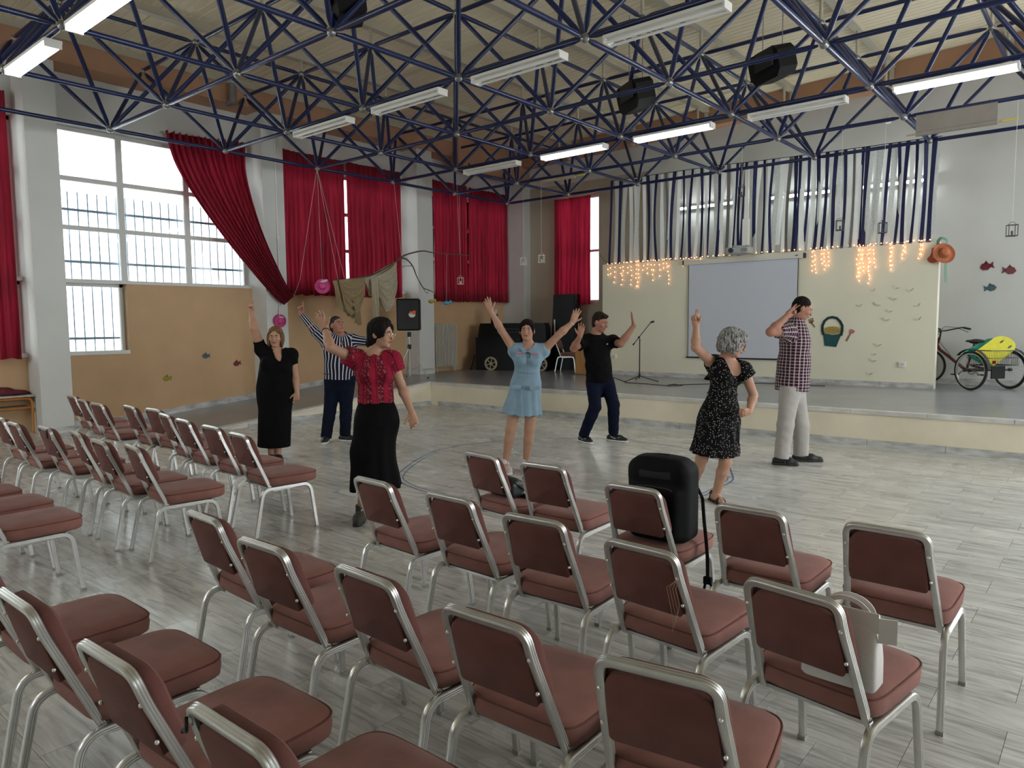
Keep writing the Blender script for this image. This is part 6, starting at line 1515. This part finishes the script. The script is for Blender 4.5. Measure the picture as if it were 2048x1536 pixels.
# ---------------------------------------------------------------- woman in the denim dress
p = Person('woman in a light blue denim dress with both arms raised', (1034, 944), dict(head=(1054, 661, -.01), neck=(1057, 690, 0), shA=(1030, 702, 0), shB=(1086, 702, 0), elA=(1003, 661, .02), wrA=(982, 623, .0), tipA=(971, 591, 0), elB=(1118, 669, -.06), wrB=(1145, 645, -.06), tipB=(1156, 617, -.06),
    hipA=(1038, 776, 0), hipB=(1066, 776, 0), knA=(1021, 858, -.03), knB=(1059, 858, -.03), anA=(1011, 926, 0), anB=(1052, 926, .02), toA=(1019, 946, -.14), toB=(1058, 944, -.12)), g=.96, q=.95, body=-4, head=(-6, 2), hands=(('open', 1), ('open', 1)))
p.body()
def f(S):
    J = p.J; hem = p.jp(1044, 830)
    S.cone(p.wst-p.up*.02, hem, .108, .222, .05, p.nC, .72, flat=(0, 1)); S.cut(hem, -ZUP)
    for a in 'AB': S.cone(J['sh'+a]+(J['neck']-J['sh'+a])*.2, J['sh'+a].lerp(J['el'+a], .12), .058, .060, .03, flat=(0, 1))
    S.cone(J['neck']+p.nC*.035, J['neck']-p.up*.10+p.nC*.15, .060, .012, 0, op='x'); S.cone(J['neck'], J['neck']+p.up*.06, .066, .075, 0, op='x')
    ctr_ = np.array(p.P); S.field(lambda X, Y, Z: .006*np.clip((ctr_[2]+.16-Z)*4, 0, 1)*np.sin(np.arctan2(Y-ctr_[1], X-ctr_[0])*11))
dn = p.garment('denim_dress', CM['denim'], ['pelvis', 'torso'], .015, f, extra=[(p.jp(1044, 832), .27)], h=.0075)
M_DND = mat('denim_seam', (.16, .25, .33), .9); M_DNP = mat('pink_embroidery', (.55, .18, .22), .8)
def on_front(p, u, v, rad, out=.0):
    """point on the front of the torso: v metres above the pelvis centre, u metres sideways"""
    c = p.P+p.up*v; a = max(-1, min(1, u/rad)); return c-p.side*u*-1+p.nC*(rad*.76*math.sqrt(1-a*a)+out)
MB().tube([on_front(p, .012, v, .150+.0*v, .012) for v in np.linspace(.36, .12, 8)]+[p.jp(1046+i, 770+i*15, -.16-.012*i) for i in range(5)], .005, 5).build('placket', M_DND, dn)
for sx in (-1, 1):
    MB().box(p.P+p.up*.02+p.side*sx*.095+p.nC*.155, (.10, .012, .04), Matrix((p.side, p.nC, p.up)).transposed()).build('pocket_flap', CM['denim'], dn)
    c0_ = p.chs+p.up*.035+p.side*sx*.075+p.nC*.128; MB().box(c0_, (.085, .012, .03), Matrix((p.side, p.nC, p.up)).transposed()).build('chest_flap', CM['denim'], dn); MB().box(c0_+p.up*.028+p.nC*-.004, (.075, .010, .016), Matrix((p.side, p.nC, p.up)).transposed()).build('pink_flowers', M_DNP, dn)
    cl_ = [p.J['neck']+p.side*sx*.062+p.up*.012, p.J['neck']+p.side*sx*.058-p.up*.035+p.nC*.085, p.J['neck']+p.side*sx*.022-p.up*.075+p.nC*.125]
    MB().sweep(cl_, [(-.026, -.004), (.026, -.004), (.026, .004), (-.026, .004)], up=p.nC).build('collar', CM['denim'], dn, smooth=True)
S_ = p.wst; MB().tube([p.wst+(p.side*math.cos(t)*.125+p.nC*math.sin(t)*.095) for t in [i*2*PI/30 for i in range(30)]], .010, 6, closed=True).build('waistband', M_DND, dn, smooth=True)
H_BK = hair_mat('hair_black_red', (.004, .002, .0025), (.018, .007, .008))
def hf(S, e):
    e((0, -.016, .036), (.083, .100, .094), 0); e((0, -.05, -.02), (.076, .060, .085), .03)
    for a in (-1, 1): e((a*.066, .030, .020), (.018, .040, .050), .02)
    e((0, .088, -.034), (.056, .068, .090), .014, 'x'); e((.0, -.115, -.05), (.045, .035, .055), .01); e((.06, -.03, -.09), (.03, .03, .05), .02)
p.hair('hair', H_BK, hf); p.brows(M_BRD)
for a in 'AB':
    MB().tube([p.J['an'+a]+Vector((0, 0, z)) for z in (-.06, .0, .045)], .041, 12).build('sock', mat('white_sock', (.72, .70, .68), .8), p.t, smooth=True); p.shoe(a, mat('pink_sneaker', (.52, .42, .40), .7, var=.1, vscale=40), M_SOLEW, .07, .95)
w0 = p.J['wrB']; dW = (w0-p.J['elB']).normalized(); s1, s2 = ortho(dW); MB().tube([w0-dW*.01+(s1*math.cos(t)+s2*math.sin(t))*.028 for t in [i*2*PI/16 for i in range(16)]], .004, 5, closed=True).build('bracelet', mat('pale_bead', (.6, .5, .45), .4), p.t, smooth=True)

# ---------------------------------------------------------------- man in the black T-shirt
p = Person('man in a black T-shirt and jeans with bent knees and palms up', (1203, 884), dict(head=(1200, 645, -.06), neck=(1191, 669, -.02), shA=(1171, 682, -.04), shB=(1226, 682, .05), elA=(1147, 697, -.22), wrA=(1160, 673, -.38), tipA=(1165, 642, -.36), elB=(1241, 688, -.14), wrB=(1268, 651, -.15), tipB=(1262, 625, -.15),
    hipA=(1187, 764, .02), hipB=(1213, 764, .06), knA=(1190, 814, -.20), knB=(1227, 809, -.14), anA=(1167, 868, -.0), anB=(1227, 863, .06), toA=(1181, 887, -.14), toB=(1251, 879, -.04)), g=1.0, q=1.05, body=30, head=(52, -14), skin=M_SKIN3, female=False, hands=(('open', -1), ('open', 1, RTH)))
p.body()
def f(S):
    J = p.J
    S.cone(p.wst, p.P+p.up*.02, .175, .175, .05, p.nC, .80, flat=(0, 1))
    for a in 'AB': S.cone(J['sh'+a], J['sh'+a].lerp(J['el'+a], .62), .075, .074, .04, flat=(0, 1))
    S.cone(J['neck']+p.up*.0+p.nC*.01, J['neck']+p.up*.06+p.nC*.01, .076, .085, 0, op='x'); S.cut(p.P+p.up*.01, -p.up); S.field(lambda X, Y, Z: .004*np.sin(Z*45+X*20)*np.sin(Y*20+X*15))
ts_ = p.garment('black_tshirt', CM['tee'], ['torso', 'pelvis'], .016, f, h=.0075, extra=[(p.J['elA'], .08), (p.J['elB'], .08)])
MB().prism([(-.014, 0), (0, .012), (.016, .004), (.004, -.008)], p.chs+p.up*.07+p.side*.07+p.nC*.134, p.side, p.up, .006).build('chest_logo', mat('grey_print', (.45, .45, .45), .6), ts_)
trousers(p, CM['jeans'], flare=.005)
H_BR = hair_mat('hair_brown', (.012, .007, .005), (.04, .023, .015)); short_hair(p, H_BR, .008, .02); p.brows(M_BRD)
for a in 'AB':
    sh = p.shoe(a, M_SHOEB, M_SOLEW, .08, 1.08)
    A, to = p.J['an'+a], p.J['to'+a]; d = Vector((to.x-A.x, to.y-A.y, 0)).normalized(); sd = d.cross(ZUP)
    for s1 in (-1, 1): MB().tube([Vector((A.x, A.y, .045))+d*x+sd*(s1*.046)+ZUP*z for x, z in ((-.02, .025), (.03, .0), (.07, .008), (.11, .022))], .004, 5).build('side_stripe', M_SOLEW, sh)

# ---------------------------------------------------------------- grey-haired woman
p = Person('grey-haired woman with glasses in a black dotted dress pointing up', (1422, 1003), dict(head=(1466, 686, -.12), neck=(1454, 715, -.06), shA=(1425, 726, .03), shB=(1488, 740, -.10), elA=(1391, 695, -.16), wrA=(1392, 653, -.02), tipA=(1389, 620, -.02), elB=(1507, 790, -.08), wrB=(1498, 824, -.22), tipB=(1476, 827, -.26),
    hipA=(1425, 826, 0), hipB=(1455, 829, 0), knA=(1404, 915, -.04), knB=(1451, 922, -.10), anA=(1381, 981, .14), anB=(1431, 992, -.0), toA=(1385, 997, .0), toB=(1444, 1007, -.12)), g=.92, q=.98, body=28, head=(74, -18), hands=(('peace', 1), ('fist', 1)), h=.006)
p.body()
def f(S):
    J = p.J; hem = p.jp(1431, 896)
    S.cone(p.wst, p.P-p.up*.05, .115, .19, .05, p.nC, .82); S.cone(p.P-p.up*.04, hem, .19, .212, .05, p.nC, .82, flat=(0, 1)); S.cut(hem, (p.P-hem).normalized()*-1)
    S.cone(J['shB']+(J['neck']-J['shB'])*.2, J['shB'].lerp(J['elB'], .30), .055, .088, .02, flat=(0, 1))
    S.cone(J['shA'].lerp(J['neck'], .35), J['shA'].lerp(J['neck'], .25)-p.up*.07, .05, .06, .03)
    S.cone(J['neck']+p.nC*.05, J['neck']-p.up*.13+p.nC*.15, .066, .036, 0, op='x'); S.cone(J['neck'], J['neck']+p.up*.06, .074, .085, 0, op='x')
    S.cone(J['shA'], J['elA'], .056, .05, 0, op='x')
    ctr_ = np.array(p.P); S.field(lambda X, Y, Z: .010*np.clip((ctr_[2]+.10-Z)*3, 0, 1)*np.sin(np.arctan2(Y-ctr_[1], X-ctr_[0])*9+Z*3))
dd = p.garment('dotted_dress', CM['dots'], ['pelvis', 'torso'], .014, f, extra=[(p.jp(1431, 900), .26), (p.J['shB'].lerp(p.J['elB'], .4), .1)], h=.0075)
hem = p.jp(1431, 896)
def ruff(u, v):
    t = 2*PI*u; w_ = .99+.05*v+.045*v*math.sin(14*t); c_ = hem+(hem-p.P).normalized()*(.085*(v-.6)); ax2 = p.side; 
    return c_+(ax2*math.cos(t)*.220+p.nC*math.sin(t)*.182)*w_
MB().grid(ruff, 120, 5).build('hem_ruffle', CM['dots'], dd, smooth=True, angle=None)
MB().tube([p.wst+(p.side*math.cos(t)*.136+p.nC*math.sin(t)*.106) for t in [i*2*PI/30 for i in range(30)]], .008, 6, closed=True).build('waist_gather', CM['dots'], dd, smooth=True)
fl = p.J['shA']+(p.J['neck']-p.J['shA'])*.1-p.up*.10
MB().grid(lambda u, v: fl+p.side*(-.02-.05*v)+p.nC*(.06*(u-.5))-p.up*(.05*v)+p.side*.012*math.sin(u*14)*v, 16, 4).build('flutter_sleeve', CM['dots'], dd, smooth=True)
H_GY = hair_mat('hair_grey', (.06, .06, .06), (.42, .41, .39))
def hf(S, e):
    e((0, -.020, .036), (.096, .112, .100), 0); e((0, -.06, -.03), (.092, .070, .085), .04); e((0, .055, .075), (.075, .055, .045), .03)
    for a in (-1, 1): e((a*.078, .02, -.015), (.028, .05, .075), .03)
    e((0, .10, -.055), (.062, .075, .085), .012, 'x'); c_ = p.J['head']
    S.field(lambda X, Y, Z: .009*np.sin((X-c_.x)*95+np.sin((Z-c_.z)*60)*1.5)*np.sin((Y-c_.y)*95+(Z-c_.z)*50)*np.sin((Z-c_.z)*80+.7))
p.hair('hair', H_GY, hf, .0055); p.brows(mat('brow_grey', (.2, .19, .18), .7)); glasses(p, M_IRIS, .024)
M_SAND = mat('black_sandal', (.012, .01, .01), .45)
for a in 'AB':
    A, to = p.J['an'+a], p.J['to'+a]; d = Vector((to.x-A.x, to.y-A.y, 0)).normalized(); sd = d.cross(ZUP); b_ = Vector((A.x, A.y, 0)); L_ = (Vector((to.x, to.y, 0))-b_).length
    S = SDF(np.array(b_)-.3, np.array(b_)+np.array((.3, .3, .12)), .006); S.cone(b_-d*.06+ZUP*.012, b_+d*(L_+.02)+ZUP*.010, .042, .040, .01); S.cut((0, 0, .014), ZUP); S.cut((0, 0, .001), -ZUP); S.cone(b_-d*.055+ZUP*.03, b_-d*.062+ZUP*.07, .032, .022, .01)
    so = link('sandal', S.mesh('sandal', M_SAND, 1), p.t)
    MB().sweep([b_+ZUP*.075-d*.02+(d*math.cos(t)*.042+sd*math.sin(t)*.042) for t in [i*2*PI/18 for i in range(18)]], [(-.005, -.003), (.005, -.003), (.005, .003), (-.005, .003)], closed=True).build('ankle_strap', M_SAND, so)
    MB().tube([b_+d*(L_*.72)+sd*.044*math.cos(t)+ZUP*(.012+.036*math.sin(t)) for t in [PI*i/10 for i in range(11)]], .010, 6).build('toe_strap', M_SAND, so)

# ---------------------------------------------------------------- man in the check shirt
p = Person('tall man in a maroon check shirt and light trousers, hand at his ear', (1580, 926), dict(head=(1604, 617, -.02), neck=(1592, 646, 0), shA=(1574, 663, -.17), shB=(1588, 662, .17), elA=(1541, 664, -.36), wrA=(1574, 632, -.30), tipA=(1592, 617, -.27), elB=(1598, 714, .24), wrB=(1604, 690, .14), tipB=(1604, 672, .1),
    hipA=(1581, 771, -.09), hipB=(1588, 771, .09), knA=(1571, 850, -.12), knB=(1602, 850, .08), anA=(1563, 912, -.10), anB=(1602, 907, .10), toA=(1591, 931, -.16), toB=(1640, 924, .06)), g=1.10, q=1.04, body=78, head=(80, -22), skin=M_SKIN3, female=False, hands=(('peace', -1), ('relaxed', 1)))
p.body()
def f(S):
    J = p.J
    S.cone(p.wst, p.P-p.up*.07, .18, .20, .04, p.nC, .90, flat=(0, 1)); S.ell(p.wst+p.nC*.03+p.up*.03, (.13, .13, .16), k=.05)
    for a in 'AB': S.cone(J['sh'+a], J['sh'+a].lerp(J['el'+a], .55), .078, .076, .04, flat=(0, 1))
    S.cone(J['neck']+p.up*.015, J['neck']+p.up*.07+p.nC*.02, .072, .08, 0, op='x'); S.cut(p.P-p.up*.05, -p.up); S.field(lambda X, Y, Z: .004*np.sin(Z*40+X*20)*np.sin(Y*22+X*15))
J = p.J; bones = [(p.P, J['neck'], p.nC)]+[(J['sh'+a], J['el'+a], ZUP) for a in 'AB']
ck_ = p.garment('check_shirt', CM['check'], ['torso', 'pelvis'], .030, f, h=.0075, uv=p.fabric_uv(bones), extra=[(p.J['elA'], .08), (p.J['elB'], .08)])
MB().tube([J['neck']+(p.side*math.cos(t)*.070+p.nC*math.sin(t)*.070)+p.up*(.02-.02*math.sin(t)) for t in [i*2*PI/20 for i in range(20)]], .012, 6, closed=True).build('collar', CM['navy'], ck_, smooth=True)
trousers(p, CM['chino'], flare=.02, w=.012, top=.0); short_hair(p, H_DK); p.brows(M_BRD)
for a in 'AB':
    sh = p.shoe(a, M_SHOEB, M_SOLEB, .07, 1.05)
    A, to = p.J['an'+a], p.J['to'+a]; d = Vector((to.x-A.x, to.y-A.y, 0)).normalized(); sd = d.cross(ZUP)
    for x in (.04, .09): MB().tube([Vector((A.x, A.y, .02))+d*x+sd*.048*math.cos(t)+ZUP*.055*math.sin(t) for t in [PI*i/10 for i in range(11)]], .007, 6).build('strap', M_SOLEB, sh)
